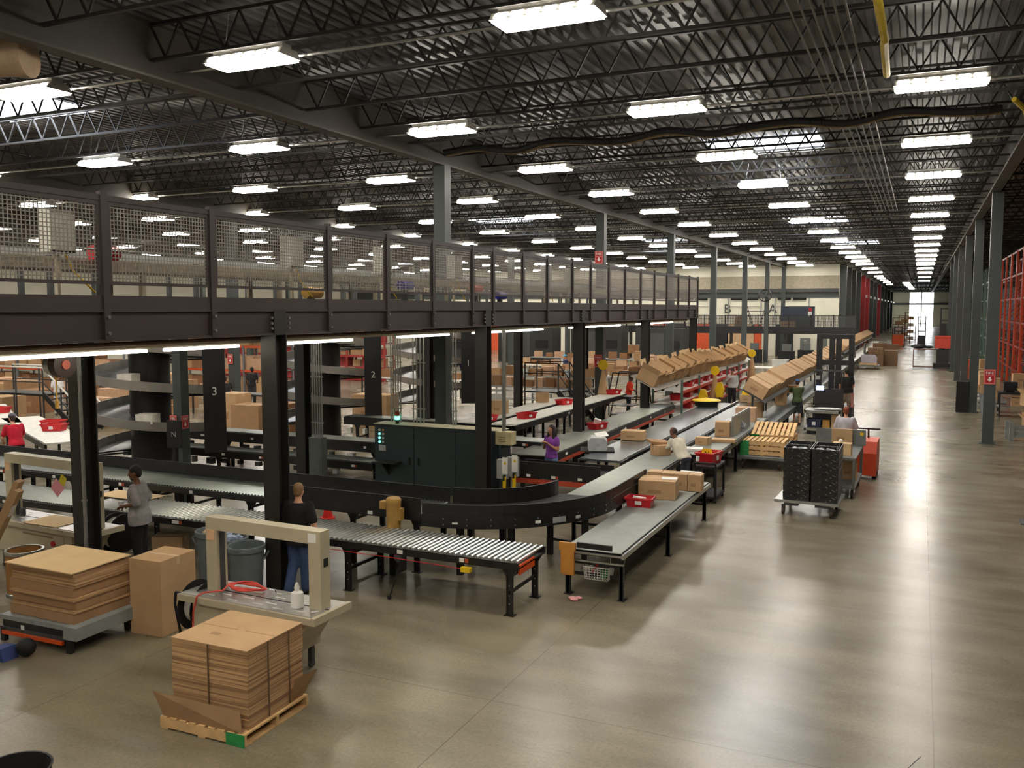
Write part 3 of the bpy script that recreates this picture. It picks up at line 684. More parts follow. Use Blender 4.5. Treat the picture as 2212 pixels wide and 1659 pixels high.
# scissor lift table with loose stack
lf = thing('lift_table', 'low black scissor lift table with a grey top under the big board stack', 'lift table', (-10.55, 8.35, 0), .03)
MB().box(-.72, .72, -.52, .52, .3, .36).build('table_top', M('lift_grey', (140, 144, 142), .5), lf)
MB().box(.5, .74, -.56, .56, .2, .37).build('side_plate', M('lift_grey'), lf)
MB().box(-.7, .6, -.5, .5, .2, .29).build('frame', black, lf)
MB().box(-.68, .45, -.54, -.5, .1, .15).build('orange_rail', orange, lf); MB().box(-.68, .45, -.52, .5, .15, .2).build('under_frame', darkgrey, lf)
for x in (-.68, .55):
    for y in (-.5, .46): MB().box(x - .04, x + .04, y - .03, y + .03, 0, .2).build('leg', black, lf)
MB().box(-.3, -.24, -.545, -.54, .21, .27).build('label_plate', paper, lf)
t = thing('board_stack', 'big uneven stack of flat brown cartons on the lift table', 'cardboard stack', (-10.56, 8.36, .365), .02)
zz = 0; rr = random.Random(11)
for i, (h, dx, dy) in enumerate(((.14, 0, 0), (.045, .02, .0), (.12, .01, .03), (.05, .03, -.02), (.13, -.01, .02), (.14, .02, .03), (.05, -.01, .02))):
    MB().prism([(-.62 + dx, -.44 + dy), (.60 + dx, -.46 + dy), (.62 + dx, .45 + dy), (-.6 + dx, .46 + dy)], 'z', zz + .002, zz + h - .004).build('board_bundle', boardedge if i % 2 else kraftd, t); zz += h
mb = MB().add([(-.66, -.47, zz + .02), (.6, -.47, zz), (.66, .46, zz + .03), (-.62, .47, zz + .03), (-.66, -.47, zz + .035), (.6, -.47, zz + .015), (.66, .46, zz + .045), (-.62, .47, zz + .045)], [(0, 3, 2, 1), (4, 5, 6, 7), (0, 1, 5, 4), (1, 2, 6, 5), (2, 3, 7, 6), (3, 0, 4, 7)])
mb.build('top_sheet', kraftl, t)
MB().box(-.655, -.645, -.1, -.04, .3, .36).build('label', paper, t)
# tall carton beside it
t = carton('tall_carton', 'tall taped brown carton standing between the board stack and near machine', (.55, .68, 1.06), (-9.6, 9.1, 0), .06, print_=False)
MB().box(-.28, .28, -.345, .345, .01, .16).build('base_band', kraft, t)
# drum, tubes
t = thing('fibre_drum', 'brown fibre drum with a steel rim behind the board stack', 'drum', (-12.75, 9.3, 0))
MB().lathe([(0, 0), (.27, 0), (.27, .7), (.25, .7), (.25, .02), (0, .02)], 24).build('drum_wall', M('fibre_brown', (166, 118, 62), .8), t, True)
MB().lathe([(.272, .66), (.285, .67), (.285, .72), (.25, .72), (.25, .7)], 24).build('rim', steel, t); MB().lathe([(.272, 0), (.285, .0), (.285, .05), (.272, .06)], 24).build('rim', steel, t)
for i, (x, y, dx) in enumerate(((-13.95, 9.25, .75), (-13.7, 9.05, .75))):
    t = thing('cardboard_tube', 'long folded brown carton leaning at the far left, %s of two' % ('upper' if i == 0 else 'lower'), 'cardboard', (x, y, 0), 0, 'leaning cartons')
    MB().bar((0, 0, .02), (dx, .35, 1.72 - i * .1), .17, .08).build('carton_body', kraft, t)
    MB().bar((dx * .76, .266, 1.3 - i * .08), (dx * .86, .301, 1.47 - i * .08), .14, .085).build('label', paper, t)
# grey bins
def bin_(label, loc, rz, fill=None):
    t = thing('trash_can', label, 'trash can', loc, rz, 'round grey trash cans'); t.scale = (1, 1, 1.2)
    MB().lathe([(0, 0), (.23, 0), (.27, .62), (.295, .64), (.295, .7), (.28, .71), (.27, .7), (.22, .03), (0, .03)], 28).build('can', greyp, t, True)
    for s in (-1, 1): MB().path([(s * .26, -.06, .5), (s * .33, -.06, .6), (s * .33, .06, .6), (s * .26, .06, .5)], .014, 6).build('handle', greyp, t)
    if fill:
        mb = MB(); r_ = random.Random(len(label))
        for i in range(26): a = r_.uniform(0, 6.3); q = r_.uniform(0, .2); mb.ball((q * math.cos(a), q * math.sin(a), .64 + r_.uniform(0, .08)), r_.uniform(.04, .08), r_.uniform(.03, .06), r_.uniform(.02, .05), 7)
        b = mb.build('rubbish', fill, t); b['kind'] = 'stuff'
    return t
bin_('round grey trash can heaped with brown scrap, left of three', (-10.55, 11.1, 0), .4, M('scrap', (190, 168, 140), .8, noise=(9, .4)))
bin_('round grey trash can with pale blue plastic scrap, middle of three', (-9.98, 10.85, 0), 1.2, M('blue_film', (190, 205, 232), .3, noise=(9, .15)))
bin_('empty round grey trash can, right of three beside the black pillar', (-9.42, 10.6, 0), .8)
carton('carton', 'small brown carton on the floor under the near conveyor', (.55, .4, .35), (-12.45, 12.0, 0), .5)
tag(MB().lathe([(.0, 0), (.24, 0), (.3, .45), (.31, .47), (.29, .47), (.23, .02), (0, .02)], 26, (-7.12, 5.0, 0)).build('trash_can', blackflat, smooth=True), 'rim of a black bin at the bottom left corner', 'trash can')
mb = MB().box(-10.75, -10.45, 7.28, 7.5, 0, .2); mb.ball((-10.42, 7.62, .13), .12, .12, .13)
t = thing('floor_scrubber_pad', 'blue bundle and dark roll on the floor at the left edge', 'cloth', (-10.62, 7.4, 0))
MB().prism([(-.16, 0), (.14, 0), (.1, .17), (-.12, .15)], 'y', -.12, .1).build('blue_cloth', M('blue_cloth', (52, 66, 120), .8), t); MB().ball((.2, .16, .12), .13, .12, .12).build('dark_roll', blackflat, t, True)
tag(MB().lathe([(0, 0), (.16, 0), (.16, .02), (.11, .02), (.03, .42), (0, .42)], 18, (-11.5, 15.5, 0)).build('traffic_cone', M('cone_red', (222, 40, 34), .5)), 'red traffic cone on the floor behind the man in black', 'cone')
# big black strap reel beside the man in grey
t = thing('strap_reel', 'large black strap reel on a stand beside the man in grey', 'reel', (-12.55, 10.95, 0))
MB().tube((-.12, 0, .62), (-.1, 0, .62), .34, n=28).tube((.1, 0, .62), (.12, 0, .62), .34, n=28).build('flange', blackflat, t); MB().tube((-.1, 0, .62), (.1, 0, .62), .27, n=24).build('strap_coil', white, t)
MB().box(-.14, .14, -.2, .2, 0, .25).bar((0, 0, .25), (0, 0, .6), .05).build('stand', beige, t)
# air-hose reel under the mezzanine
t = thing('hose_reel', 'dark round retractor reel hanging under the mezzanine at the left', 'reel', (-10.1, 8.0, 3.78)); t.scale = (.85, .85, .85)
MB().tube((-.04, 0, 0), (.1, 0, 0), .2, n=24).build('reel_cover', M('reel_brown', (44, 30, 26), .45), t); MB().tube((.1, 0, 0), (.12, 0, 0), .07, n=16).build('hub', M('reel_hub', (150, 70, 54), .5), t)
MB().tube((-.2, 0, 0), (-.04, 0, 0), .17, n=24).build('drum', steel, t); MB().bar((0, 0, .18), (0, 0, .42), .03).build('hanger', steel, t)
MB().path([(-.12, 0, -.16), (-.12, 0, -.55)], .012, 6).build('hose', M('hose_amber', (196, 146, 40), .5), t)
MB().tube((-.12, 0, -.55), (-.12, 0, -.68), .03, n=8).build('coupling', brass, t)
# ------------------------------------------------------------------ control cabinet and its neighbours
cb = thing('control_cabinet', 'wide dark teal control cabinet behind the black curve', 'cabinet', (-10.6, 18.6, 0))
W0, W1, HC = -1.72, 1.72, 1.64
MB().box(W0, W1, 0, .5, .04, HC).box(W0 + .02, W1 - .02, .03, .47, 0, .04).build('body', teal, cb)
MB().box(W0 - .02, W1 + .02, -.02, .52, HC, HC + .015).build('top_plate', M('dusty_lit_top', (190, 184, 156), .7), cb)  # cream colour holds both dust and the light falling on the top
for i in range(3):
    a = W0 + i * 1.147; d = MB().box(a + .015, a + 1.13, -.02, 0, .08, HC - .06).build('door', teal, cb)
    hx = a + (1.02 if i == 0 else .12)
    if i < 2: MB().box(hx - .015, hx + .015, -.06, -.02, .68, .86).build('handle', blackflat, d)
d = MB()
for i in range(4):
    for j in range(2):
        m_ = glowgreen if (j == 0 and i) else (M('button_amber', (200, 150, 90), .4) if i == 0 and j else white)
        MB().tube((W0 + .16 + j * .11, -.02, 1.5 - i * .1), (W0 + .16 + j * .11, -.045, 1.5 - i * .1), .026, n=10).build('button', m_, cb)
MB().box(W0 + .14, W0 + .34, -.035, -.02, .98, 1.12).build('meter', lightgrey, cb)
MB().box(W0 + .14, W0 + .8, -.38, -.02, .72, .75).prism([(-.36, .72), (-.02, .72), (-.02, .38)], 'x', W0 + .4, W0 + .44).build('desk_shelf', black, cb)
st = thing('stack_light', 'stack light glowing green on top of the teal cabinet', 'signal lamp', (-11.75, 18.75, HC + .015))
MB().lathe([(0, 0), (.05, 0), (.05, .1), (0, .1)], 12).build('base', blackflat, st); MB().lathe([(0, .1), (.06, .1), (.06, .19), (0, .19)], 12).build('green_lens', glowgreen, st); MB().lathe([(0, .19), (.055, .19), (.055, .3), (0, .32)], 12).build('red_lens', M('amber_lens', (120, 50, 24), .3), st)
def conduits(label, x, y, n, z0, z1, dx=.07, r=.018):
    t = thing('conduit_riser', label, 'conduit', (x, y, z0))
    for i in range(n): MB().tube((i * dx, 0, 0), (i * dx, 0, z1 - z0), r, n=6).build('conduit', steel, t)
    for z in (.35, 1.5): MB().box(-.04, (n - 1) * dx + .04, -.025, .025, z, z + .025).build('clamp', steel, t)
conduits('five steel conduits rising from the left end of the teal cabinet', -12.05, 18.95, 5, HC + .02, 4.0)
conduits('four steel conduits rising from the middle of the teal cabinet', -11.4, 18.95, 4, HC + .02, 4.0, .1)
conduits('pair of steel conduits rising from the right part of the teal cabinet', -10.28, 18.95, 2, HC + .02, 4.0, .08)
conduits('bundle of steel conduits rising beside the rear black post', -13.75, 18.0, 5, 1.3, 4.0, .07, .02)
conduits('single fat grey conduit rising between the two posts right of the teal cabinet', -8.75, 18.6, 1, 1.66, 4.0, .07, .05)
conduits('single cream conduit clipped to the near left black post', -11.6, 9.5, 1, .05, 3.95, .07, .03)
t = thing('switch_panel', 'tall grey enclosure at the foot of the conduits by the rear black post', 'electrical box', (-13.6, 17.98, 0))
MB().box(-.2, .18, -.1, .12, .12, 1.3).build('enclosure', M('box_grey', (92, 96, 94), .5), t); MB().box(-.15, .13, -.105, -.1, .2, 1.2).build('door', M('box_grey'), t); MB().box(-.2, .18, -.1, .12, 0, .12).build('plinth', black, t)
t = thing('transformer_box', 'beige louvred transformer box right of the teal cabinet', 'electrical box', (-8.68, 18.55, 1.36))
MB().box(-.2, .2, -.14, .14, 0, .3).build('enclosure', M('box_beige', (196, 184, 142), .5), t); MB().box(-.12, .06, -.15, -.14, .07, .09).box(-.12, .06, -.15, -.14, .12, .14).box(-.12, .06, -.15, -.14, .17, .19).build('louvre', M('louvre_dark', (130, 118, 86), .6), t)
MB().box(-.1, .1, -.05, .05, -1.36, 0).build('pedestal', M('pedestal_dark', (52, 56, 58), .5), t)
for i, (x, y, h) in enumerate(((-8.52, 18.1, .0), (-8.3, 18.15, .06))):
    t = thing('disconnect_switch', 'grey disconnect box with white sign on a yellow post, %s one' % ('left' if i == 0 else 'right'), 'switch', (x, y, 0), 0, 'disconnect switches')
    MB().box(-.16, .1, -.04, .1, .64 + h, 1.08 + h).build('enclosure', M('box_silver', (156, 158, 156), .45), t)
    MB().box(-.02, .12, -.046, -.04, .76 + h, 1.14 + h).build('sign', paper, t)
    MB().prism([(.01, .98 + h), (.09, .98 + h), (.05, 1.06 + h)], 'y', -.049, -.046).build('warning_mark', yellow, t)
    MB().box(.02, .08, -.1, -.05, 0, .7 + h).build('post', yellow, t)
    MB().box(.03, .07, -.12, -.04, .62 + h, .74 + h).build('handle', blackflat, t)
# ------------------------------------------------------------------ spiral chutes
spiralm = M('chute_band', (150, 144, 136), .4, .5, noise=(2, .1)); chutem = M('chute_dark', (70, 72, 76), .28, .6)
def spiral(label, x, y, num, a_off=0.):
    t = thing('spiral_chute', label, 'spiral chute', (x, y, 0), 0, 'spiral chutes')
    MB().lathe([(0, 0), (.52, 0), (.52, 4.05), (0, 4.05)], 28).build('core', black, t, True)
    R0, R1, n, turns, pitch, zb = .54, 1.5, 36, 3.15, 1.0, .72
    N = int(n * turns); mb1 = MB(); mb2 = MB(); mb3 = MB()
    P = lambda r, i, dz: (r * math.cos(a_off - 2 * PI * i / n), r * math.sin(a_off - 2 * PI * i / n), zb + pitch * i / n + dz)
    for i in range(N):
        mb1.add([P(R0, i, .06), P(R1, i, 0), P(R1, i + 1, 0), P(R0, i + 1, .06), P(R0, i, .02), P(R1, i, -.04), P(R1, i + 1, -.04), P(R0, i + 1, .02)], [(0, 1, 2, 3), (7, 6, 5, 4)])
        mb2.add([P(R1, i, -.05), P(R1, i + 1, -.05), P(R1, i + 1, .19), P(R1, i, .19), P(R1 - .02, i, -.05), P(R1 - .02, i + 1, -.05), P(R1 - .02, i + 1, .19), P(R1 - .02, i, .19)], [(0, 1, 2, 3), (7, 6, 5, 4), (3, 2, 6, 7)])
        if i % 4 == 0: mb3.bar(P(R0, i, -.03), P(R1, i, -.06), .04)
    mb1.build('chute_bed', chutem, t, True); mb2.build('side_band', spiralm, t, True); mb3.build('support_arm', black, t)
    px, py = x, y; d = Vector((-x, -y, 0)).normalized(); r = Vector((d.y, -d.x, 0))
    c = d * 1.2 - r * 1.55
    p = MB().cbox((c.x, c.y, 2.4), (.12, .55, 3.3), (0, 0, math.atan2(d.y, d.x))).build('side_column', blackflat, t)
    q = c + d * .07
    text(num, .3, .004, 'number', white, p, (q.x, q.y, 2.35), (PI / 2, 0, math.atan2(d.y, d.x) + PI / 2))
    return t
spiral('nearest black spiral chute with grey side bands', -18.65, 17.45, '3', 3.95)
spiral('middle black spiral chute, beside the column marked 2', -18.2, 24.5, '2', 3.95)
spiral('farthest black spiral chute, beside the column marked 1', -18.2, 31.5, '1', 3.95)
for i, (x, y, z, a, d) in enumerate(((-18.2, 16.35, 2.66, .2, (.42, .36, .2)), (-17.8, 16.55, 1.6, .3, (.45, .4, .24)))):
    carton('carton', 'small white box sliding on the %s turn of the nearest spiral chute' % ('upper' if i == 0 else 'lower'), d, (x, y, z), a, 'boxes on the spiral', M('box_white', (214, 208, 194), .7), False, None, False)
# stacked roller lines behind
conveyor('upper dark roller line running below the spiral chutes', (-21.5, 19.9), (-12.6, 19.9), .6, 1.0, (.5, 3.5, 6.5, 8.5), .06, .024, False, rail_h=.26, seed=21, labels=5)
conveyor('lower bright roller line under the upper one below the spirals', (-21.5, 19.2), (-12.6, 19.2), .6, .6, (.8, 3.8, 7.0), .06, .024, False, rail_h=.2, seed=22, labels=6)
conveyor('dark roller line curving behind the rear posts past the third spiral', (-17, 24.2), (-10.6, 24.2), .6, 1.02, (.5, 3, 5.5), .06, .024, False, rail_h=.24, seed=23, labels=3)
sp = thing('sign_post', 'black angled sign on a thin black pole rising from the conveyors', 'sign', (-15.0, 13.75 + .95, 0))
MB().box(-.04, .04, -.04, .04, 0, 2.0).build('pole', black, sp); b = MB().cbox((0, -.02, 1.72), (.34, .06, .62), (0, 0, .25)).build('sign_board', black, sp)
text('N', .17, .003, 'letter', lightgrey, b, (.03, -.075, 1.72), (PI / 2, 0, .25))
def fire_sign(x, y, z, rz, lab, s=1.):
    """red sign with FIRE over a white arrow; faces -y in its own frame"""
    t = thing('fire_sign', lab, 'sign', (x, y, z), rz, 'red fire signs')
    MB().box(-.17 * s, .17 * s, -.004, .004, -.25 * s, .25 * s).build('backing', M('sign_pink', (216, 110, 104), .6), t)
    MB().box(-.13 * s, .13 * s, -.008, -.004, -.2 * s, .03 * s).box(-.13 * s, .13 * s, -.008, -.004, .06 * s, .2 * s).build('panel', M('sign_red', (176, 22, 30), .6), t)
    text('FIRE', .13 * s, .002, 'lettering', paper, t, (0, -.011, .125 * s), (PI / 2, 0, 0))
    MB().prism([(-.03 * s, 0), (.03 * s, 0), (.03 * s, -.08 * s), (.075 * s, -.08 * s), (0, -.17 * s), (-.075 * s, -.08 * s), (-.03 * s, -.08 * s)], 'y', -.011, -.008).build('arrow', paper, t)
fire_sign(-15.28, 14.93, 1.95, 0, 'red fire sign on the grey column in front of the nearest spiral', .6)
fire_sign(-15.02, 15.02, 1.95, PI / 2, 'second red fire sign around the corner of the same grey column', .6)
fire_sign(2.13, 33.31, 2.25, 0, 'red fire sign on the right-hand column by the aisle')
fire_sign(-11.83, 34.1, 2.4, 0, 'red fire sign low on the hall column beyond the mezzanine')
fire_sign(-11.83, 34.1, 6.55, 0, 'red fire sign high on the hall column above the mezzanine')
fire_sign(-25.7, 28.26, 2.45, 0, 'red fire sign on the grey column among the packers', .8)
# ------------------------------------------------------------------ things on the long lines
pr_ = thing('label_printer', 'grey rounded label printer with white paper on the left steel lane', 'printer', (-7.25, 20.9, .99), .35)
prof = [(-.24, .06), (-.2, 0), (.2, 0), (.24, .06), (.24, .24), (.16, .33), (-.16, .33), (-.24, .24)]
MB().prism(prof, 'y', -.3, .3).build('housing', M('printer_grey', (176, 178, 178), .45), pr_)
MB().cbox((.1, .1, .37), (.3, .34, .01), (.2, -.15, .2)).build('paper', paper, pr_); MB().tube((0, -.305, .16), (0, -.3, .16), .04, n=12).build('button', lightgrey, pr_)
MB().box(-.42, .42, -.36, .36, 0, .012).build('tray', blackflat, pr_)
carton('carton', 'wide brown carton with a white label ahead of the printer', (.62, .42, .24), (-6.95, 23.0, .99), .1)
rt = lambda lab, loc, rz, g=None, s=(.5, .34, .17): tub(lab, loc, rz, s, red, g)
def tub(lab, loc, rz=0, s=(.5, .34, .17), m=red, group=None, name='plastic_tub'):
    w, d, h = s; t = thing(name, lab, 'tub', loc, rz, group); k = .86
    def ring(f, z): return [(-w / 2 * f, -d / 2 * f, z), (w / 2 * f, -d / 2 * f, z), (w / 2 * f, d / 2 * f, z), (-w / 2 * f, d / 2 * f, z)]
    mb = MB().loft([ring(k, 0), ring(1, h), ring(.94, h), ring(k - .05, .015)], False)
    mb.add(ring(k - .05, .015), [(0, 1, 2, 3)]); mb.add(ring(k, 0), [(3, 2, 1, 0)]); mb.build('tub_body', m, t)
    MB().loft([ring(1.0, h - .03), ring(1.07, h - .03), ring(1.07, h + .004), ring(.96, h + .004)], False).build('rim', m, t)
    MB().box(-.06, .06, -d / 2 * .96 - .012, -d / 2 * .96, h * .3, h * .7).build('label', paper, t)
    return t
rt('red plastic tub with papers on the near fine-roller conveyor', (-4.72, 16.1, .78), .05)
tag(MB().cbox((-4.74, 16.1, .9), (.24, .07, .1), (0, .1, .15)).build('paper_bundle', paper), 'white paper bundle in the red tub on the near conveyor', 'paper')
carton('carton', 'large brown carton with a white label on the fine-roller conveyor', (.72, .6, .36), (-4.62, 17.05, .785), .12)
tag(MB().cbox((-4.42, 17.1, 1.152), (.3, .26, .004), (0, 0, .3)).build('shipping_label', paper), 'white sheet on top of the large brown carton', 'paper')
for i in range(4): carton('carton', 'brown carton in the tight row behind the large carton, %s from the left' % ORD[i], (.27, .36, .33), (-4.95 + i * .285, 18.0 - .01 * i, .785), .04, 'tight row of four cartons', print_=i > 1)
tag(MB().box(-4.6, -4.15, 18.35, 18.8, .785, 1.02).build('envelope_stack', paper), 'stack of white envelopes behind the row of four cartons', 'paper')
carton('carton', 'upright brown carton at the near end of the roller packing line', (.4, .38, .42), (-5.0, 25.2, .905), .1)
carton('carton', 'flat brown parcel lying beside the upright carton', (.6, .34, .08), (-4.75, 24.1, .905), .1, print_=False)
carton('carton', 'small brown carton just past the man in white', (.34, .3, .2), (-5.15, 23.4, .905), -.2)
carton('carton', 'big pale brown carton at the far end of the roller packing line', (.62, .5, .45), (-5.0, 28.9, .905), .06, None, M('kraft_pinkish', (198, 160, 128), .85))
t = thing('tote_case', 'silver grey plastic case behind the upright carton', 'case', (-4.95, 26.7, .905), .1)
MB().prism([(-.3, 0), (.3, 0), (.32, .1), (.24, .3), (-.24, .3), (-.32, .1)], 'y', -.4, .4).build('shell', M('case_silver', (150, 156, 164), .3, .4), t); MB().box(-.33, .33, -.41, .41, .09, .12).build('seam', darkgrey, t)
tag(MB().cbox((-5.2, 22.4, .93), (.5, .4, .05), (0, 0, .2)).build('paper_stack', paper), 'loose white papers on the line beside the man in white', 'paper')
carton('carton', 'brown carton with a white label at the start of the tilted-box shelf', (.48, .45, .5), (-5.1, 31.2, .78), 0)
carton('carton', 'brown carton carrying a yellow number sign on the steel line', (.5, .42, .26), (-5.9, 34.2, .985), .1)
carton('carton', 'brown open carton behind the one with the yellow sign', (.45, .4, .26), (-5.72, 35.3, .985), 0)
def yellow_sign(lab, loc, rz=0, txt='11', s=.2):
    t = thing('number_sign', lab, 'sign', loc, rz, 'yellow number signs')
    MB().prism([(-s, 0), (s, 0), (s * .7, s * 1.3), (-s * .7, s * 1.3)], 'y', -.012, .012).build('plate', yellow, t); text(txt, s * 1.0, .002, 'number', blackflat, t, (0, -.015, s * .6), (PI / 2, 0, 0))
yellow_sign('yellow number sign standing on the brown carton on the steel line', (-5.9, 34.2, 1.25)); yellow_sign('yellow number sign on the open carton behind', (-5.72, 35.2, 1.25))
t = thing('waste_tub', 'black tub with a yellow lid on the far end of the left steel lane', 'tub', (-7.0, 32.2, .985))
MB().lathe([(0, 0), (.4, 0), (.44, .17), (.4, .17), (0, .15)], 22).build('tub', blackflat, t, True); MB().lathe([(0, .3), (.1, .28), (.5, .22), (.52, .19), (0, .19)], 22).build('lid', yellow, t, True)
# sloped shelf of tilted cartons beside the aisle lane
TS = math.radians(29)
sh = thing('sloped_shelf', 'steel shelf on blue-black posts holding the long row of tilted cartons', 'shelf', (-5.0, 30.2, 0))
MB().cbox((0, 16, 1.62), (.95, 32.4, .03), (0, TS, 0)).build('shelf_board', darkgrey, sh)
for i in range(12): MB().box(-.06, .0, i * 2.9 - .02, i * 2.9 + .03, .8 if i else 0, 1.6).build('post', M('post_blue', (46, 58, 72), .45), sh)
bn = thing('steel_bench', 'long grey steel work ledge below the tilted cartons', 'bench', (-4.62, 29.2, 0))
MB().box(-.45, .36, 0, 33, .74, .78).build('top', M('bench_steel', (130, 138, 136), .4, .6), bn); MB().box(.32, .36, 0, 33, .58, .74).box(-.45, .36, 0, .03, .58, .74).build('apron', M('bench_steel'), bn)
for i in range(8):
    for x in (-.4, .22): MB().box(x, x + .06, .4 + i * 4.4, .46 + i * 4.4, 0, .74).build('leg', black, bn)
tb = None
yy = 30.55; i = 0; rr = random.Random(5)
while yy < 62:
    lab = 'brown carton tilted on the sloped shelf by the aisle, %s from the front' % (ORD[i] if i < len(ORD) else 'far')
    c = Vector((-5.02, yy, 1.665)); rot = (0, TS, rr.uniform(-.03, .03))
    if tb is None: tb = carton('carton', lab, (.74, .92, .44), c, 0, 'tilted cartons by the aisle', kraft, False, rot); MB().box(-.2, .2, -.463, -.46, .33, .37).build('tape', tape, tb)
    else: dup(tb, c, None, lab, 'tilted cartons by the aisle', rot=rot, scale=(1, 1, rr.uniform(.85, 1.1)))
    yy += .97; i += 1
# rack of red bins with open cartons on top
def rack(lab, x0, x1, y0, y1, levels, bays, upm, beamm, deckm_=None, top=None, name='shelf_rack'):
    t = thing(name, lab, 'rack', (x0, y0, 0)); W, L = x1 - x0, y1 - y0; top = top or levels[-1]
    for i in range(bays + 1):
        for x in (0, W):
            y = L * i / bays; MB().box(x - .04, x + .04, y - .03, y + .03, 0, top).build('upright', upm, t)
    for z in levels:
        for x in (0, W): MB().box(x - .025, x + .025, 0, L, z - .1, z).build('beam', beamm, t)
        if deckm_: MB().box(.02, W - .02, 0, L, z - .02, z + .005).build('shelf_deck', deckm_, t)
    return t
rack('long rack with rust-red beams and white shelves holding red bins', -9.45, -8.3, 33.8, 48.5, (.45, .9, 1.32), 5, rackgreen, M('beam_rust', (190, 60, 44), .5), white, 1.75)
rb = None; k = 0
LV = {.45: 'bottom', .9: 'middle', 1.32: 'top'}
for z in (.45, .9, 1.32):
    for j in range(9):
        y = 34.6 + j * 1.55 + rr.uniform(-.2, .2)
        if rr.random() < .12: continue
        lab = 'red bin on the %s shelf of the rust-red rack, near-end position %s' % (LV[z], ORD[j])
        x = -8.65 + rr.uniform(-.06, .06)
        if rb is None: rb = tub(lab, (x, y, z + .006), PI / 2, (.62, .4, .24), red, 'red bins on the rust-red rack')
        else: dup(rb, (x, y, z + .006), PI / 2, lab, 'red bins on the rust-red rack')
sh2 = thing('sloped_shelf', 'sloped shelf with black brackets along the top of the rust-red rack', 'shelf', (-8.9, 30.6, 0))
MB().cbox((0, 10, 1.86), (1.1, 20, .03), (0, math.radians(27), 0)).build('shelf_board', M('shelf_greyboard', (178, 172, 160), .6), sh2)
for i in range(10): MB().prism([(.2, 1.72), (.52, 1.6), (.42, 1.5)], 'y', 1 + i * 2, 1.04 + i * 2).build('bracket', blackflat, sh2)
for i in range(4): MB().box(-.25, -.19, 1 + i * 6, 1.06 + i * 6, 0, 1.75).build('post', rackgreen, sh2)
def open_box(lab, dims, loc, rot, group=None, m=kraft, flaps=True):
    w, d, h = dims; t = thing('open_carton', lab, 'carton', loc, 0, group); t.rotation_euler = rot
    mb = MB().box(-w / 2, w / 2, -d / 2, d / 2, 0, .01)
    for s in (-1, 1): mb.box(-w / 2, w / 2, s * d / 2 - .005, s * d / 2 + .005, .01, h).box(s * w / 2 - .005, s * w / 2 + .005, -d / 2 + .005, d / 2 - .005, .01, h)
    mb.build('box_body', m, t)
    if flaps:
        for s in (-1, 1):
            MB().cbox((s * (w / 2 + .08), 0, h + .1), (.006, d, .25), (0, s * .7, 0)).build('flap', kraftl, t)
            MB().cbox((0, s * (d / 2 + .06), h + .1), (w, .006, .24), (-s * .5, 0, 0)).build('flap', m, t)
    return t
ob = None
for j in range(17):
    y = 31.0 + j * 1.08; lab = 'open brown carton tilted on top of the rust-red rack, %s from the near end' % ORD[j]
    rot = (rr.uniform(-.06, .06), math.radians(27) + rr.uniform(-.03, .05), rr.uniform(-.08, .08)); loc = (-8.9 + rr.uniform(-.04, .04), y, 1.9)
    if ob is None: ob = open_box(lab, (.7, .82, .46), loc, rot, 'open cartons on the rust-red rack')
    else: dup(ob, loc, None, lab, 'open cartons on the rust-red rack', rot=rot, scale=(1, rr.uniform(.9, 1.1), rr.uniform(.8, 1.15)))
for i, (x, y, z) in enumerate(((-11.3, 33.2, 1.0), (-8.0, 38.4, .55), (-7.9, 47, .9))):
    t = thing('paper_bag_stand', 'tall tan paper cone with a yellow %s sign, %s' % ('round', ('left of the hall column', 'beside the man with the radio', 'at the far end of the rack')[i]), 'paper', (x, y, 0), 0, 'tan paper cones')
    MB().lathe([(0, z - .3), (.24, z - .3), (.22, z + .2), (.06, z + 1.1), (0, z + 1.1)], 10).build('paper_cone', kraft, t); MB().box(-.03, .03, -.03, .03, 0, z - .3).build('stand', black, t)
    MB().tube((0, -.05, z + 1.3), (0, 0, z + 1.3), .2, n=18).build('disc', yellow, t); MB().bar((0, 0, z + 1.05), (0, 0, z + 1.15), .03).build('stem', black, t)
for i, (x, y, z) in enumerate(((-8.1, 36.6, .55), (-7.7, 38.0, .75))):
    t = thing('yellow_bin', 'yellow bin hanging at the aisle side of the rust-red rack, %s of two' % ('nearer' if i == 0 else 'farther'), 'bin', (x, y, 0), 0, 'yellow bins')
    MB().prism([(-.13, z), (.13, z), (.18, z + .34), (.08, z + .62), (-.08, z + .62), (-.18, z + .34)], 'y', -.12, .12).build('bin_body', yellow, t); MB().box(-.03, .03, -.03, .03, 0, z).build('stand', black, t)

for cv_ in [o for o in COL.objects if o.get('label', '').startswith(('upper dark roller line', 'lower bright roller line', 'dark roller line curving', 'dark cross conveyor between', 'far take-away'))]:
    L_ = 8.5 if 'roller line run' in cv_['label'] or 'lower' in cv_['label'] else 4.4; zt = .62 if 'lower' not in cv_['label'] else .32
    for k in range(int(L_ * 1.6)):
        x = .3 + k * .62 + rr.uniform(-.15, .15); w = rr.uniform(.08, .22); h = rr.uniform(.08, .2)
        MB().box(x - w / 2, x + w / 2, -.36, -.22, zt - h, zt + .02).build('drive_box', rr.choice((blackflat, black, darkgrey, darkgrey, lightgrey, M('box_offwhite'))), cv_)
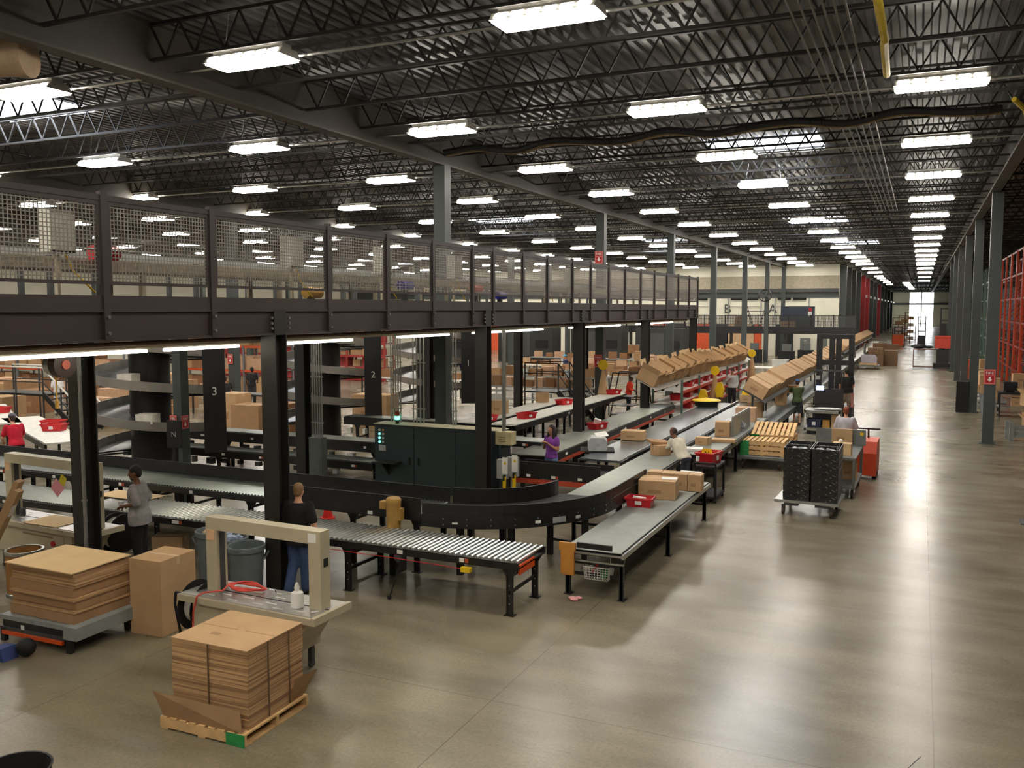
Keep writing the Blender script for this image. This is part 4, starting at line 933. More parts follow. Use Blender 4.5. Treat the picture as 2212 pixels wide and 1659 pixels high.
# ------------------------------------------------------------------ carts and trucks in the aisle
def caster(t, x, y, r=.09, m=None):
    w = MB().tube((x - .025, y, r), (x + .025, y, r), r, n=14).build('caster', m or M('caster_brown', (70, 50, 44), .6), t)
    MB().box(x - .035, x + .035, y - .05, y + .05, r, r * 2.2).build('fork', darkgrey, w)
tc = thing('platform_cart', 'grey platform cart carrying two tall stacks of black totes', 'cart', (-2.08, 20.5, 0), -.03)
MB().box(-.7, .64, -.62, .62, .28, .34).build('deck', steel, tc)
MB().box(-.5, -.2, -.6, .6, .22, .28).box(.15, .45, -.6, .6, .22, .28).build('fork_pocket', darkgrey, tc)
for x in (-.52, .48):
    for y in (-.5, .5): caster(tc, x, y, .1)
tt = None
for sx in range(2):
    for sy in range(2):
        for k in range(7):
            x = -2.66 + .29 + sx * .585 + .02; y = 20.22 + sy * .6; z = .345 + k * .163
            side = ('left' if sx == 0 else 'right') + (' front' if sy == 0 else ' rear')
            lab = 'black scuffed tote in the %s stack on the cart, %s' % (side, 'topmost' if k == 6 else ('lowest' if k == 0 else ORD[k] + ' from the bottom'))
            if tt is None:
                tt = thing('tote', lab, 'tote', (x, y, z), 0, 'black totes on the cart')
                def rg(f, z): return [(-.28 * f, -.29 * f, z), (.28 * f, -.29 * f, z), (.28 * f, .29 * f, z), (-.28 * f, .29 * f, z)]
                MB().loft([rg(.97, 0), rg(.985, .14), rg(1, .14), rg(1, .162), rg(.94, .162), rg(.94, .03)], False).add(rg(.94, .03), [(0, 1, 2, 3)]).add(rg(.97, 0), [(3, 2, 1, 0)]).build('tote_body', speckle, tt)
                MB().box(-.08, .08, -.296, -.285, .1, .13).build('handle', blackflat, tt)
            else: dup(tt, (x, y, z), 0, lab, 'black totes on the cart')
for i in range(2):
    b = MB(); rr2 = random.Random(i)
    for j in range(14): b.ball((-2.35 + i * .585 + rr2.uniform(-.2, .2), 20.22 + rr2.uniform(-.2, .2), 1.43), rr2.uniform(.04, .07), .05, .03, 7)
    tag(b.build('plastic_wrap', M('grey_film', (150, 154, 156), .25)), 'crumpled grey film in the top tote of the %s front stack' % ('left' if i == 0 else 'right'), 'plastic film')
for i in range(2):
    b = MB()
    for x in (-.24, .24):
        for y in (-.2, .2): b.bar((x, y, 0), (x, y, .1), .012)
    o = b.build('wire_loops', steel, None, loc=(-2.35 + i * .585, 20.22, 1.47)); tag(o, 'thin wire loops standing on the %s front tote stack' % ('left' if i == 0 else 'right'), 'wire')
# tug cart behind, orange tug and rider
uc = thing('shelf_cart', 'grey two-level steel cart coupled behind the tote cart', 'cart', (-1.62, 23.2, 0), -.02)
fr = M('cart_steel', (120, 124, 122), .45, .4)
for z in (.3, 1.0): MB().box(-.42, .36, -1.1, 1.1, z - .04, z).build('shelf', fr, uc)
for x in (-.4, .32):
    for y in (-1.06, 1.06): MB().box(x - .03, x + .03, y - .03, y + .03, .26, 1.0).build('upright', fr, uc)
for x in (-.32, .28):
    for y in (-.85, .85): caster(uc, x, y, .1)
MB().box(-.8, .42, 1.06, 1.1, 1.0, 1.4).build('back_panel', fr, uc); MB().box(.28, .36, 1.04, 1.055, 1.26, 1.34).build('yellow_mark', yellow, uc)
MB().prism([(1.1, .3), (1.1, 1.0), (.9, 1.0), (1.0, .3)], 'x', .33, .36).build('end_gusset', fr, uc)
carton('carton', 'brown carton standing on the lower shelf of the grey cart', (.4, .45, .42), (-1.52, 23.4, .302), .1)
carton('carton', 'small pale brown carton with tissue on the grey cart top', (.42, .3, .28), (-1.62, 22.6, 1.002), -.05, None, kraftl)
mb = MB().ball((-1.66, 22.6, 1.33), .06, .05, .05, 7); tag(mb.build('tissue', paper), 'white tissue tuft on the small pale carton', 'tissue')
carton('carton', 'flat brown carton leaning against the grey cart panel', (.5, .06, .42), (-1.75, 24.15, 1.002), 0)
tag(MB().prism([(-.3, 0), (.3, 0), (.2, .06), (-.2, .06)], 'y', -.18, .18).build('scanner_tray', blackflat, None, loc=(-2.0, 23.2, 1.002)), 'black tray on top of the grey cart', 'tray')
tag(MB().lathe([(0, 0), (.12, 0), (.12, .1), (.06, .2), (.1, .32), (0, .36)], 12, (-1.8, 22.5, .302)).build('bottle', M('dark_green_plastic', (24, 44, 36), .4)), 'dark bulbous container on the lower cart shelf', 'container')
tg = thing('tow_tug', 'orange stand-on tow tug ahead of the carts', 'tug', (-1.35, 25.6, 0), -.02)
MB().prism([(-.6, .1), (.6, .1), (.66, .6), (.5, 1.0), (-.5, 1.0), (-.62, .7)], 'x', -.1, .42).build('body', M('tug_orange', (214, 74, 40), .4), tg)
MB().box(-.8, .42, -.55, -.12, .12, .19).build('platform', black, tg); MB().bar((.15, .3, 1.0), (.15, .25, 1.25), .05).bar((-.15, .25, 1.25), (.45, .25, 1.25), .04).build('handlebar', black, tg)
for x in (-.1, .36):
    for y in (-.4, .4): MB().tube((x - .05, y, .12), (x + .05, y, .12), .12, n=16).build('wheel', blackflat, tg)
# flatbed cart with pallets and tall end panel
pc = thing('flatbed_cart', 'grey flatbed cart with a tall end panel loaded with pine pallets', 'cart', (-3.9, 26.5, 0), 0)
MB().box(-.78, .66, -1.3, 1.3, .3, .37).build('deck', fr, pc); MB().box(-.86, -.79, -1.3, 1.3, .3, 1.45).build('end_panel', M('panel_steel', (140, 142, 134), .45, .4), pc)
MB().tube((-.825, -1.3, 1.47), (-.825, 1.3, 1.47), .025, n=8).build('panel_rail', steel, pc)
for x in (-.55, .45):
    for y in (-1.1, 1.1): caster(pc, x, y, .13)
pp = pallet('pine pallet on the flatbed cart, lowest of the front stack', (-3.95, 25.95, .372), 0, 1.2, 1.0, 'pallets on the flatbed cart', True, gl=-1)
for k in range(1, 3): dup(pp, (-3.95, 25.95 + .01 * k, .372 + k * .137), 0, 'pine pallet on the flatbed cart, %s of the front stack' % ('middle' if k == 1 else 'topmost'), 'pallets on the flatbed cart')
for k in range(3): dup(pp, (-3.85, 27.15, .372 + k * .137), 0, 'pine pallet on the flatbed cart, %s of the rear stack' % ('lowest', 'middle', 'topmost')[k], 'pallets on the flatbed cart')
dup(pp, (-3.85, 27.1, .83), None, 'pine pallet propped at a slant on the rear of the flatbed cart', 'pallets on the flatbed cart', rot=(.28, 0, 0))
# black utility cart with red tub
bc = thing('utility_cart', 'black plastic utility cart beside the man in white', 'cart', (-4.42, 20.85, 0), .0)
for z in (.16, .86): MB().box(-.26, .26, -.5, .5, z - .05, z).build('shelf', blackflat, bc)
for x in (-.23, .23):
    for y in (-.46, .46): MB().box(x - .025, x + .025, y - .03, y + .03, .16, .82).build('upright', blackflat, bc)
for x in (-.22, .22):
    for y in (-.4, .4): caster(bc, x, y, .05, blackflat)
MB().path([(-.24, -.5, .86), (-.24, -.62, .96), (.24, -.62, .96), (.24, -.5, .86)], .02, 8).build('handle', blackflat, bc)
tub('big red tub with a yellow sign on the black utility cart', (-4.47, 20.95, .862), 1.4, (.62, .44, .26)); yellow_sign('yellow letter sign standing in the big red tub', (-4.5, 20.85, 1.0), 0, 'N', .15)
tag(MB().lathe([(0, 0), (.04, 0), (.045, .11), (0, .11)], 12, (-4.62, 20.42, .965)).build('cup', paper), 'white cup on the handle of the black utility cart', 'cup')
# order picker with its load table
op = thing('order_picker', 'black mast order picker truck parked beside the tilted cartons', 'truck', (-2.95, 35.2, 0), 0)
for x in (-.58, -.12, .12, .58): MB().box(x - .1, x + .1, .9, 1.1, .3, 3.5).build('mast_rail', black, op)
for z in (2.35, 3.35): MB().box(-.68, .68, .92, 1.08, z, z + .18).build('mast_crossbar', black, op)
MB().box(-.7, .7, .3, 1.6, .1, .8).build('chassis', M('truck_dark', (38, 36, 36), .45), op)
MB().box(-.6, .4, -.1, .2, .75, 1.5).build('console', M('truck_dark'), op); MB().box(-.55, -.28, -.14, -.1, 1.45, 1.62).build('display', screen, op)
MB().box(-.62, .62, -.15, .9, .38, .44).build('platform', black, op)
for x in (-.62, .34): MB().box(x - .02, x + .02, -.12, -.08, 1.4, 2.2).build('guard_post', black, op)
MB().box(-.64, .36, -.13, -.07, 2.16, 2.22).build('guard_rail', darkgrey, op); MB().box(-.6, -.42, -.12, -.1, 1.85, 2.0).build('clipboard', lightgrey, op)
MB().bar((.72, -.05, .85), (.72, .1, 1.35), .1).build('side_arm', M('arm_red', (130, 66, 52), .5), op)
for x in (-.5, .5):
    for y in (.5, 1.35): MB().tube((x - .06, y, .11), (x + .06, y, .11), .11, n=14).build('wheel', blackflat, op)
lt = thing('load_cart', 'grey steel load table with goods below in front of the order picker', 'cart', (-3.0, 33.9, 0), 0)
for z in (.22, .86): MB().box(-.72, .5, -.5, .5, z - .1, z).build('shelf', steel, lt)
for x in (-.69, .47):
    for y in (-.47, .47): MB().box(x - .03, x + .03, y - .03, y + .03, .12, .86).build('upright', white, lt)
for x in (-.5, .35): MB().box(x - .12, x + .12, -.49, -.42, 0.0, .12).build('foot', blackflat, lt)
tag(MB().ball((-2.95, 33.8, .9), .5, .25, .04, 14).build('plastic_sheet', paper, smooth=True), 'folded white sheet lying on the load table', 'sheet')
tub('dark blue bin on the lower shelf of the load table', (-3.4, 33.75, .222), 0, (.5, .5, .3), M('navy_plastic', (34, 42, 66), .5)); carton('carton', 'yellow-brown box on the lower shelf of the load table', (.24, .3, .28), (-2.98, 33.7, .222), 0, None, M('kraft_yellow', (170, 124, 52), .8)); carton('carton', 'brown carton at the right of the lower load-table shelf', (.26, .4, .48), (-2.68, 33.8, .222), 0)
tub('red plastic tub on the floor under the steel ledge by the man in the cap', (-4.55, 33.2, 0.0), 0, (.62, .5, .34))
tag(MB().box(-5.0, -4.5, 34.0, 35.2, 0, .7).build('waste_bin', blackflat), 'black box bin under the steel ledge beside the man in the cap', 'bin')
# ------------------------------------------------------------------ right side beyond the columns
tag(MB().box(1.5, 1.98, 43.1, 43.5, 0, 1.35).build('floor_cabinet', blackflat), 'tall matt black box standing at the foot of a right-hand column', 'cabinet')
t = thing('trash_can', 'slim grey bin beside the second right-hand column', 'trash can', (2.62, 43.2, 0))
MB().lathe([(0, 0), (.16, 0), (.22, .78), (.2, .78), (.15, .02), (0, .02)], 18).build('can', M('bin_palegrey', (140, 144, 148), .5), t, True); MB().lathe([(.2, .76), (.235, .76), (.235, .82), (.2, .82)], 18).build('rim', M('bin_palegrey'), t)
gb = thing('work_bench', 'black work bench with cartons beneath, right of the aisle columns', 'bench', (4.0, 42.5, 0))
MB().box(-.95, .95, -.45, .45, .95, 1.02).build('top', blackflat, gb); MB().box(-.95, .95, -.4, .4, .1, .15).build('lower_shelf', steel, gb); MB().box(-.95, .95, -.4, .4, .4, .44).build('lower_shelf', steel, gb)
for x in (-.9, .9):
    for y in (-.4, .4): MB().box(x - .03, x + .03, y - .03, y + .03, 0, .95).build('leg', black, gb)
for i, (x, w, h) in enumerate(((3.5, .5, .42), (4.3, .62, .52))): t = thing('monitor', 'black boxy screen on the bench right of the columns, %s' % ('left' if i == 0 else 'right'), 'monitor', (x, 42.4, 1.022)); MB().box(-w / 2, w / 2, -.05, .3, .06, h).build('screen_case', blackflat, t); MB().box(-.15, .15, 0, .25, 0, .06).build('base', blackflat, t)
for i in range(2): carton('carton', 'brown carton on the shelf under the black bench, %s of two' % ('left' if i == 0 else 'right'), (.42, .4, .36), (3.75 + i * .46, 42.4, .442), 0)
gr = thing('guard_rail', 'low grey ribbed floor guard rail at the right edge', 'guard rail', (3.4, 35.6, 0))
for x, y in ((-.55, -.5), (-.45, -1.0)): MB().box(x - .07, x + .07, y - .07, y + .07, 0, .62).build('post', M('rail_grey', (150, 152, 148), .5), gr)
for y in (-1.0, -.5): MB().box(-.45, 1.4, y - .03, y + .03, .12, .2).box(-.45, 1.4, y - .03, y + .03, .26, .34).box(-.45, 1.4, y - .03, y + .03, .4, .48).build('ribbed_rail', M('rail_grey'), gr)
cc = None
for i, (x, y, z, s) in enumerate(((3.85, 37.2, 0, 1), (3.9, 37.3, .5, .95), (3.75, 37.1, .98, .9), (4.7, 38, 0, 1), (4.7, 38, .5, 1), (4.6, 38.1, 1.0, .9), (3.1, 47, .3, 1), (3.1, 47, .8, 1), (3.1, 49, .3, 1), (3.0, 49, .8, 1), (3.0, 51, .3, 1.1), (3.1, 51.2, .85, 1), (2.9, 54, .3, 1), (2.9, 54, .8, 1), (3.3, 54.5, 1.3, 1), (4.3, 47.5, 0, 1), (4.3, 47.5, .5, 1), (4.3, 47.5, 1.0, 1))):
    lab = ('brown carton stacked at the right edge beside the ribbed rail, %s of six' % ORD[i] if i < 6 else 'brown carton in the stacks behind the right-hand columns, %s from the front' % ORD[i - 6])
    if cc is None: cc = open_box(lab, (.62, .6, .48), (x, y, z), (0, 0, .1), 'cartons right of the aisle')
    elif i in (2, 5): dup(cc, (x, y, z), None, lab, 'cartons right of the aisle', rot=(0, 0, .3), scale=(s, s, s))
    else: carton('carton', lab, (.66 * s, .6 * s, .48 * s), (x, y, z), rr.uniform(-.15, .15), 'cartons right of the aisle')
plt = None
for i, (x, y) in enumerate(((3.1, 47), (3.1, 49), (3.05, 51), (2.95, 54))):
    lab = 'slatted grey dunnage stand under the cartons behind the right-hand columns, %s' % ORD[i]
    tag(MB().box(x - .6, x + .6, y - .6, y + .6, .0, .12).box(x - .6, x + .6, y - .6, y + .6, .16, .29).build('dunnage_stand', M('rail_grey')), lab, 'stand')
# orange and grey-green pallet rack frames
def tall_rack(lab, x, y, L, H, m, n, name='pallet_rack', bm=None):
    t = thing(name, lab, 'pallet rack', (x, y, 0))
    for i in range(n + 1):
        yy = L * i / n
        for xx in (0, 1.0):
            MB().box(xx - .05, xx + .05, yy - .05, yy + .05, 0, H).build('upright', m, t)
        mb = MB()
        for j in range(int(H / 1.0)): mb.bar((0, yy, j), (1.0, yy, j + 1.0), .035)
        mb.build('bracing', bm or m, t)
    for z in [1.2 + 1.3 * j for j in range(int((H - 1.2) / 1.3) + 1)]:
        for xx in (0, 1.0): MB().box(xx - .02, xx + .02, 0, L, z - .1, z).build('beam', bm or m, t)
    return t
for i, y in enumerate((46.2, 49.6, 53, 56.4, 59.8, 63.2)): tall_rack('tall glossy orange rack frame right of the aisle, %s from the right edge' % ORD[i], 4.7, y, 3.1, 7.7, rackorange, 1, bm=M('rack_beam_shaded', (128, 34, 26), .45))  # dark red beams and bracing carry the shade between uprights as colour
for i, y in enumerate((67, 75, 84, 96, 110, 126)): tall_rack('tall grey-green rack frame beyond the orange racks, %s from the front' % ORD[i], 4.2, y, 6, 7.4, rackgreen, 2)
# ------------------------------------------------------------------ far aisle
def lift_truck(lab, x, y, m=orange, mast=3.0, body=(.9, 1.2, 1.3)):
    t = thing('lift_truck', lab, 'lift truck', (x, y, 0), 0); w, d, h = body
    MB().prism([(-d / 2, .1), (d / 2, .1), (d / 2, h * .8), (d / 4, h), (-d / 2, h)], 'x', -w / 2, w / 2).build('body', m, t)
    for s in (-1, 1): MB().box(s * .4 - .06, s * .4 + .06, d / 2, d / 2 + .15, .1, mast).build('mast_rail', black, t)
    for z in (mast * .5, mast * .75, mast - .1): MB().box(-.45, .45, d / 2 + .02, d / 2 + .12, z - .05, z + .05).build('mast_crossbar', black, t)
    for s in (-1, 1): MB().tube((s * w / 2 - .05, -.3, .14), (s * w / 2 + .05, -.3, .14), .14, n=12).build('wheel', blackflat, t)
    return t
lift_truck('orange counterbalance lift truck on the left side of the far aisle', -2.45, 116, M('truck_orange', (238, 92, 30), .4), 2.4, (1.2, 1.2, 1.4))
lift_truck('dark lift truck silhouetted before the bright far doors', .1, 118, M('truck_grey', (70, 70, 74), .5), 3.6)
lift_truck('red-orange lift truck high beside the far right columns', 2.0, 88, M('truck_red', (214, 66, 44), .4), 4.6)
lift_truck('small orange truck parked between the right-hand columns', 2.9, 63, orange, 1.4)
sk_ = thing('stock_picker', 'dark stock picker truck with a raised platform at the right of the far aisle', 'truck', (1.5, 73, 0))
MB().box(-.6, .6, -.6, .6, .1, .5).build('chassis', black, sk_); MB().box(-.2, .2, .5, .7, .4, 3.4).build('mast_rail', black, sk_); MB().box(-.5, .5, -.4, .4, 1.6, 2.5).build('cab', M('cab_orange', (206, 70, 50), .5), sk_); MB().box(-.4, .4, -.5, .3, .5, 1.5).build('power_unit', M('truck_dark'), sk_)
cgc = thing('cage_cart', 'brown-framed wire cart with black bags on top in the far aisle', 'cart', (.35, 74, 0))
for x in (-.8, .8):
    for y in (-.5, .5): MB().box(x - .03, x + .03, y - .03, y + .03, .1, 1.5).build('upright', M('cart_brown', (116, 80, 72), .5), cgc)
MB().box(-.8, .8, -.5, .5, .1, .18).box(-.8, .8, -.5, .5, 1.42, 1.5).build('shelf', M('cart_brown'), cgc)
tag(MB().ball((-.1, 74, 1.66), .6, .4, .16, 12).ball((.6, 74.1, 1.62), .3, .3, .11, 10).build('bag', blackflat, smooth=True), 'black bags lying on top of the brown wire cart', 'bag')
# carts and stacked goods left of the far aisle
for i, (x, y) in enumerate(((-3.6, 72), (-3.3, 80))):
    t = thing('flatbed_cart', 'low grey flatbed cart with goods left of the far aisle, %s' % ('nearer' if i == 0 else 'farther'), 'cart', (x, y, 0)); MB().box(-.9, .9, -1, 1, .2, .3).build('deck', fr, t); MB().box(-.95, -.88, -1, 1, .3, 1.6).build('end_panel', fr, t)
    for a in (-.6, .6): caster(t, a, -.7, .1)
pallet('pine pallet on the nearer flatbed cart left of the far aisle', (-3.5, 71.9, .302), 0)
tag(MB().prism([(-.6, 0), (.5, 0), (.5, .4), (.3, .6), (-.6, .6)], 'y', -.4, .4).build('foam_block', M('foam_lilac', (172, 166, 172), .7), None, loc=(-3.4, 71.9, .45)), 'pale lilac chamfered block on the pine pallet in the far aisle', 'block')
for i, (x, y, z, w, h) in enumerate(((-3.2, 76, 0, 1.2, .9), (-3.2, 76, .92, 1.1, .5), (-2.1, 77, 0, 1.0, 1.2), (-2.2, 82, 0, 1.0, 1.0), (-3.3, 84, 0, 1.2, 1.0), (-3.2, 84, 1.02, 1.1, .5), (-2.4, 90, 0, 1.0, 1.2))):
    carton('carton', 'dark brown goods crate left of the far aisle, %s from the front' % ORD[i], (w, 1.0, h), (x, y, z), 0, 'crates by the far aisle', M('crate_brown', (112, 84, 58), .8), False, None, False)
for i, (x, y, h) in enumerate(((-2.5, 121, 3.4), (-2.0, 129, 3.6), (-1.4, 139, 4.0))):
    t = thing('shelf_tower', 'tall brown open shelf tower left of the far aisle, %s from the front' % ORD[i], 'shelf', (x, y, 0), 0, 'shelf towers')
    for a in (-.7, .7):
        for b in (-.4, .4): MB().box(a - .05, a + .05, b - .05, b + .05, 0, h).build('upright', M('tower_brown', (96, 52, 44), .6), t)
    for k in range(5): MB().box(-.7, .7, -.4, .4, k * h / 4.2 + .1, k * h / 4.2 + .16).build('shelf', M('tower_brown'), t)
    for k in range(4): carton('carton', 'carton on the %s shelf of the %s brown shelf tower' % (ORD[k], ORD[i]), (.9, .5, .4), (x, y, k * h / 4.2 + .16), 0, None, kraftd if k % 2 else M('carton_pale', (196, 180, 168), .8), False, None, False)
# further slope of tilted cartons and bright lane along the far left wall
sh3 = thing('sloped_shelf', 'far sloped shelf of tilted cartons along the left of the far aisle', 'shelf', (-5.2, 66, 0))
MB().cbox((0, 20, 1.62), (.95, 40, .03), (0, TS, 0)).build('shelf_board', darkgrey, sh3)
for i in range(11): MB().box(-.06, 0, i * 3.9, i * 3.9 + .05, 0, 1.6).build('post', M('post_blue'), sh3)
for i in range(36):
    dup(tb, (-5.22, 66.6 + i * 1.08, 1.665), None, 'brown carton tilted on the far sloped shelf, %s from its near end' % ORD[i], 'tilted cartons on the far shelf', rot=(0, TS, 0))
lane = thing('light_table', 'white lit work lane under the far tilted cartons', 'table', (-4.6, 66, 0)); MB().box(-.5, .4, 0, 44, .74, .8).build('top', white, lane)
for i in range(9): MB().box(-.3, -.2, i * 5 + .5, i * 5 + .6, 0, .74).build('leg', black, lane)
# ------------------------------------------------------------------ background filling the left of the hall
def bench(label, x0, x1, y, z=.9, d=.8, m=None, legm=None, shelf=None):
    t = thing('packing_bench', label, 'bench', ((x0 + x1) / 2, y, 0)); W = (x1 - x0) / 2
    MB().box(-W, W, -d / 2, d / 2, z - .05, z).build('top', m or lightgrey, t)
    n = max(2, int(W * 2 / 2.4) + 1)
    for i in range(n):
        x = -W + .05 + (2 * W - .1) * i / (n - 1)
        for s in (-1, 1): MB().box(x - .03, x + .03, s * (d / 2 - .05) - .03, s * (d / 2 - .05) + .03, 0, z - .05).build('leg', legm or black, t)
    for zz in (shelf or ()): MB().box(-W, W, -d / 2, d / 2, zz - .04, zz).build('lower_shelf', white, t)
    return t
_proto = {}
def row_of_cartons(where, x0, x1, y, z, n, seed, big=1., open_p=.35, mats=(None,), dy=.12, group=None):
    r = random.Random(seed); group = group or 'cartons ' + where; step = (x1 - x0) / n
    for i in range(n):
        m = r.choice(mats) or kraft; w = min(step * .95, r.uniform(.36, .6) * big); h = r.uniform(.26, .46) * big; d = r.uniform(.34, .5) * big
        op = r.random() < open_p; key = (m.name, op)
        lab = 'carton %s, %s from the left' % (where, ORD[i])
        loc = (x0 + step * (i + .5), y + r.uniform(-dy, dy), z); rz = r.uniform(-.2, .2)
        if key not in _proto:
            _proto[key] = open_box(lab, (1, 1, 1), loc, (0, 0, rz), group, m, False) if op else carton('carton', lab, (1, 1, 1), loc, rz, group, m, True, None, False)
            _proto[key].scale = (w, d, h)
        else: dup(_proto[key], loc, rz, lab, group, scale=(w, d, h))
kp = (None, kraftd, M('carton_brown', (146, 106, 72), .85), M('kraft_pinkish', (198, 160, 128), .85), M('carton_brown'))
# packing rows between the mezzanine and the rust-red rack
for i, (x0, x1, y, z, n) in enumerate(((-17.4, -12.2, 34.6, 1.22, 10), (-17.6, -12.1, 36.2, 1.55, 11))):
    bench('white-shelved packing rack behind the black crossover stair, %s row' % ('front' if i == 0 else 'raised rear'), x0, x1, y, z, .7, lightgrey, M('rack_leg_grey', (120, 124, 124), .5), (.4, .7, 1.0) if i == 0 else (.5,))
    row_of_cartons('on the %s white-shelved packing rack' % ('front' if i == 0 else 'rear'), x0 + .1, x1 - .1, y, z, n, 31 + i, .95, .55, kp)
for i, (x, y, z) in enumerate(((-15.9, 36.1, 1.95), (-13.9, 36.1, 1.95), (-12.4, 36.2, 1.95), (-11.4, 42, 1.5), (-10.0, 42, 1.5), (-12.3, 42.1, 1.5))):
    tag(MB().lathe([(0, 0), (.1, 0), (.14, .3), (.12, .3), (.09, .02), (0, .02)], 14, (x, y, z if i > 2 else 1.552)).build('bucket', M('bucket_pale', (216, 226, 224), .5), smooth=True), 'white bucket among the packing-rack cartons, %s from the left of the %s row' % (ORD[i % 3], 'nearer' if i < 3 else 'farther'), 'bucket')
rows_ = [(-17.5, -9.9, 42, 1.2, 13, 'long bench beyond the packing racks'), (-20, -10.5, 47, 1.0, 14, 'second long bench beyond the packing racks'), (-24, -11, 53, .9, 17, 'third long bench beyond the packing racks'), (-26, -12.5, 60, 1.0, 16, 'bench in front of the dark compactors'), (-30, -21, 40, .9, 12, 'bench left of the packing racks')]
for j, (x0, x1, y, z, n, w) in enumerate(rows_):
    bench('%s heaped with cartons' % w, x0, x1, y, z, .9, lightgrey if j % 2 else white)
    row_of_cartons('on the ' + w, x0 + .2, x1 - .2, y, z, n, 41 + j, 1.05, .5, kp, .2)
for i, (x, y, z) in enumerate(((-13.5, 47.0, 1.42), (-15.6, 53, 1.3), (-18.2, 60, 1.4), (-12.0, 42, 1.62))):
    carton('carton', 'larger carton standing above the heaped far benches, %s from the front' % ORD[i], (.7, .6, .6), (x, y, z), .1, 'tall cartons on the far benches', kp[i % 4], True, None, False)
# white belts and red tubs behind the woman
conveyor('white belt lane climbing away behind the black posts, right one', (-11.0, 23.3), (-11.0, 34), .8, 1.15, (.8, 4, 8), bed=M('white_belt', (226, 224, 214), .6), rail_h=.16, seed=51, labels=1, brace=False)
conveyor('white belt lane climbing away behind the black posts, left one', (-12.1, 23.3), (-12.1, 31.4), .8, 1.15, (.8, 4, 8), bed=M('white_belt'), rail_h=.16, seed=52, labels=1, brace=False)
for i, (x, y) in enumerate(((-11.7, 23.7), (-10.9, 24.8), (-11.3, 29.0), (-10.9, 33.3), (-8.75, 25.2))):
    tub('red tub on the white belt lanes behind the woman in purple, %s from the front' % ORD[i] if i < 4 else 'red tub with white paper on the grey lane beyond the woman in purple', (x, y, 1.152 if i < 4 else .905), 1.2, (.55, .36, .18), red, 'red tubs on the white lanes')
tag(MB().cbox((-8.75, 25.2, 1.1), (.2, .1, .2), (.2, .3, 0)).build('paper_bundle', paper), 'crumpled white paper in the red tub beyond the woman in purple', 'paper')
carton('carton', 'square brown carton on the left white belt lane', (.5, .5, .42), (-12.2, 25.6, 1.152), .2)
tag(MB().lathe([(0, 0), (.24, 0), (.24, .35), (.21, .35), (.21, .03), (0, .03)], 20, (-12.3, 29.4, 1.152)).build('fibre_drum', kraft), 'tan round drum on the left white belt lane', 'drum')
tag(MB().box(-13.9, -12.8, 27.3, 27.36, .2, 1.6).build('screen_board', white), 'white upright board between the black posts', 'board')
tub('blue tub on the third spiral chute', (-16.7, 32.0, 2.0), .4, (.6, .4, .25), blue)
t = thing('crossover_stair', 'black crossover stair with tubular handrails between the black posts', 'stairs', (-12.6, 32.6, 0))
for s in (-.9, .3):
    MB().path([(-1.4, s, 2.4), (0, s, 2.4), (1.0, s, 1.1)], .025, 6).path([(-1.4, s, 2.0), (0, s, 2.0), (1.0, s, .7)], .02, 6).build('handrail', black, t)
    for x, z in ((-1.4, 2.4), (0, 2.4), (.5, 1.75), (1.0, 1.1)): MB().bar((x, s, 0), (x, s, z), .04).build('rail_post', black, t)
    MB().bar((0, s, 1.3), (1.2, s, 0), .06, .2).build('stringer', black, t)
MB().box(-1.4, 0, -.9, .3, 1.25, 1.3).build('platform', black, t)
for i in range(5): MB().box(.1 + i * .22, .32 + i * .22, -.88, .28, 1.05 - i * .24, 1.08 - i * .24).build('tread', black, t)
t = thing('step_frame', 'black tubular rolling step frame beside the man in orange-red', 'ladder', (-10.4, 33.6, 0))
for s in (-.4, .4): MB().path([(-.9, s, 0), (-.5, s, 2.0), (.7, s, 2.0), (.9, s, 0)], .025, 6).path([(-.7, s, 1.0), (.8, s, 1.0)], .02, 6).build('frame', black, t)
for z in (.35, .7, 1.05): MB().box(-.6, .3, -.4, .4, z, z + .03).build('tread', black, t)
# cartons and tables around the spirals and packers
bench('dark packing bench in front of the first packer', -28.5, -21.6, 29.3, .95, .8, darkgrey); row_of_cartons('on the dark packing bench by the first packer', -28.3, -26.4, 29.4, .95, 4, 61, 1.1, .6, kp)
for i, x in enumerate((-24.5, -23.2)): tag(MB().lathe([(0, 0), (.13, 0), (.13, .02), (.1, .02), (.025, .38), (0, .38)], 14, (x, 29.1, .952)).build('traffic_cone', lime), 'lime green cone on the dark packing bench, %s of two' % ('left' if i == 0 else 'right'), 'cone', 'lime cones')
t = thing('monitor', 'lit blue monitor on a stand by the second packer', 'monitor', (-27.2, 33.0, 1.55)); MB().box(-.28, .28, -.03, .03, 0, .42).build('case', blackflat, t); MB().box(-.25, .25, -.034, -.03, .03, .39).build('display', screen, t); MB().bar((0, 0, -1.55), (0, 0, 0), .06).build('stand', black, t)
for i, (x, y, z, d) in enumerate(((-23.4, 25.9, .0, (.9, .8, 1.35)), (-22.3, 25.6, .0, (1.2, .9, 1.0)), (-21.2, 26.2, 0, (.9, .8, 1.05)), (-20.9, 27.8, 0, (.8, .8, 1.2)), (-18.9, 28.6, .0, (1.5, .9, 1.25)), (-26.6, 25.2, .0, (1.0, .9, .8)), (-28, 24.6, 0, (1.1, .9, 1.0)), (-29.6, 24.9, .0, (1.0, .9, 1.0)))):
    carton('carton', 'big brown bulk carton on the floor behind the stacked roller lines, %s' % ORD[i], d, (x, y, z), rr.uniform(-.1, .1), 'bulk cartons behind the roller lines', kp[i % 4], True, None, True)
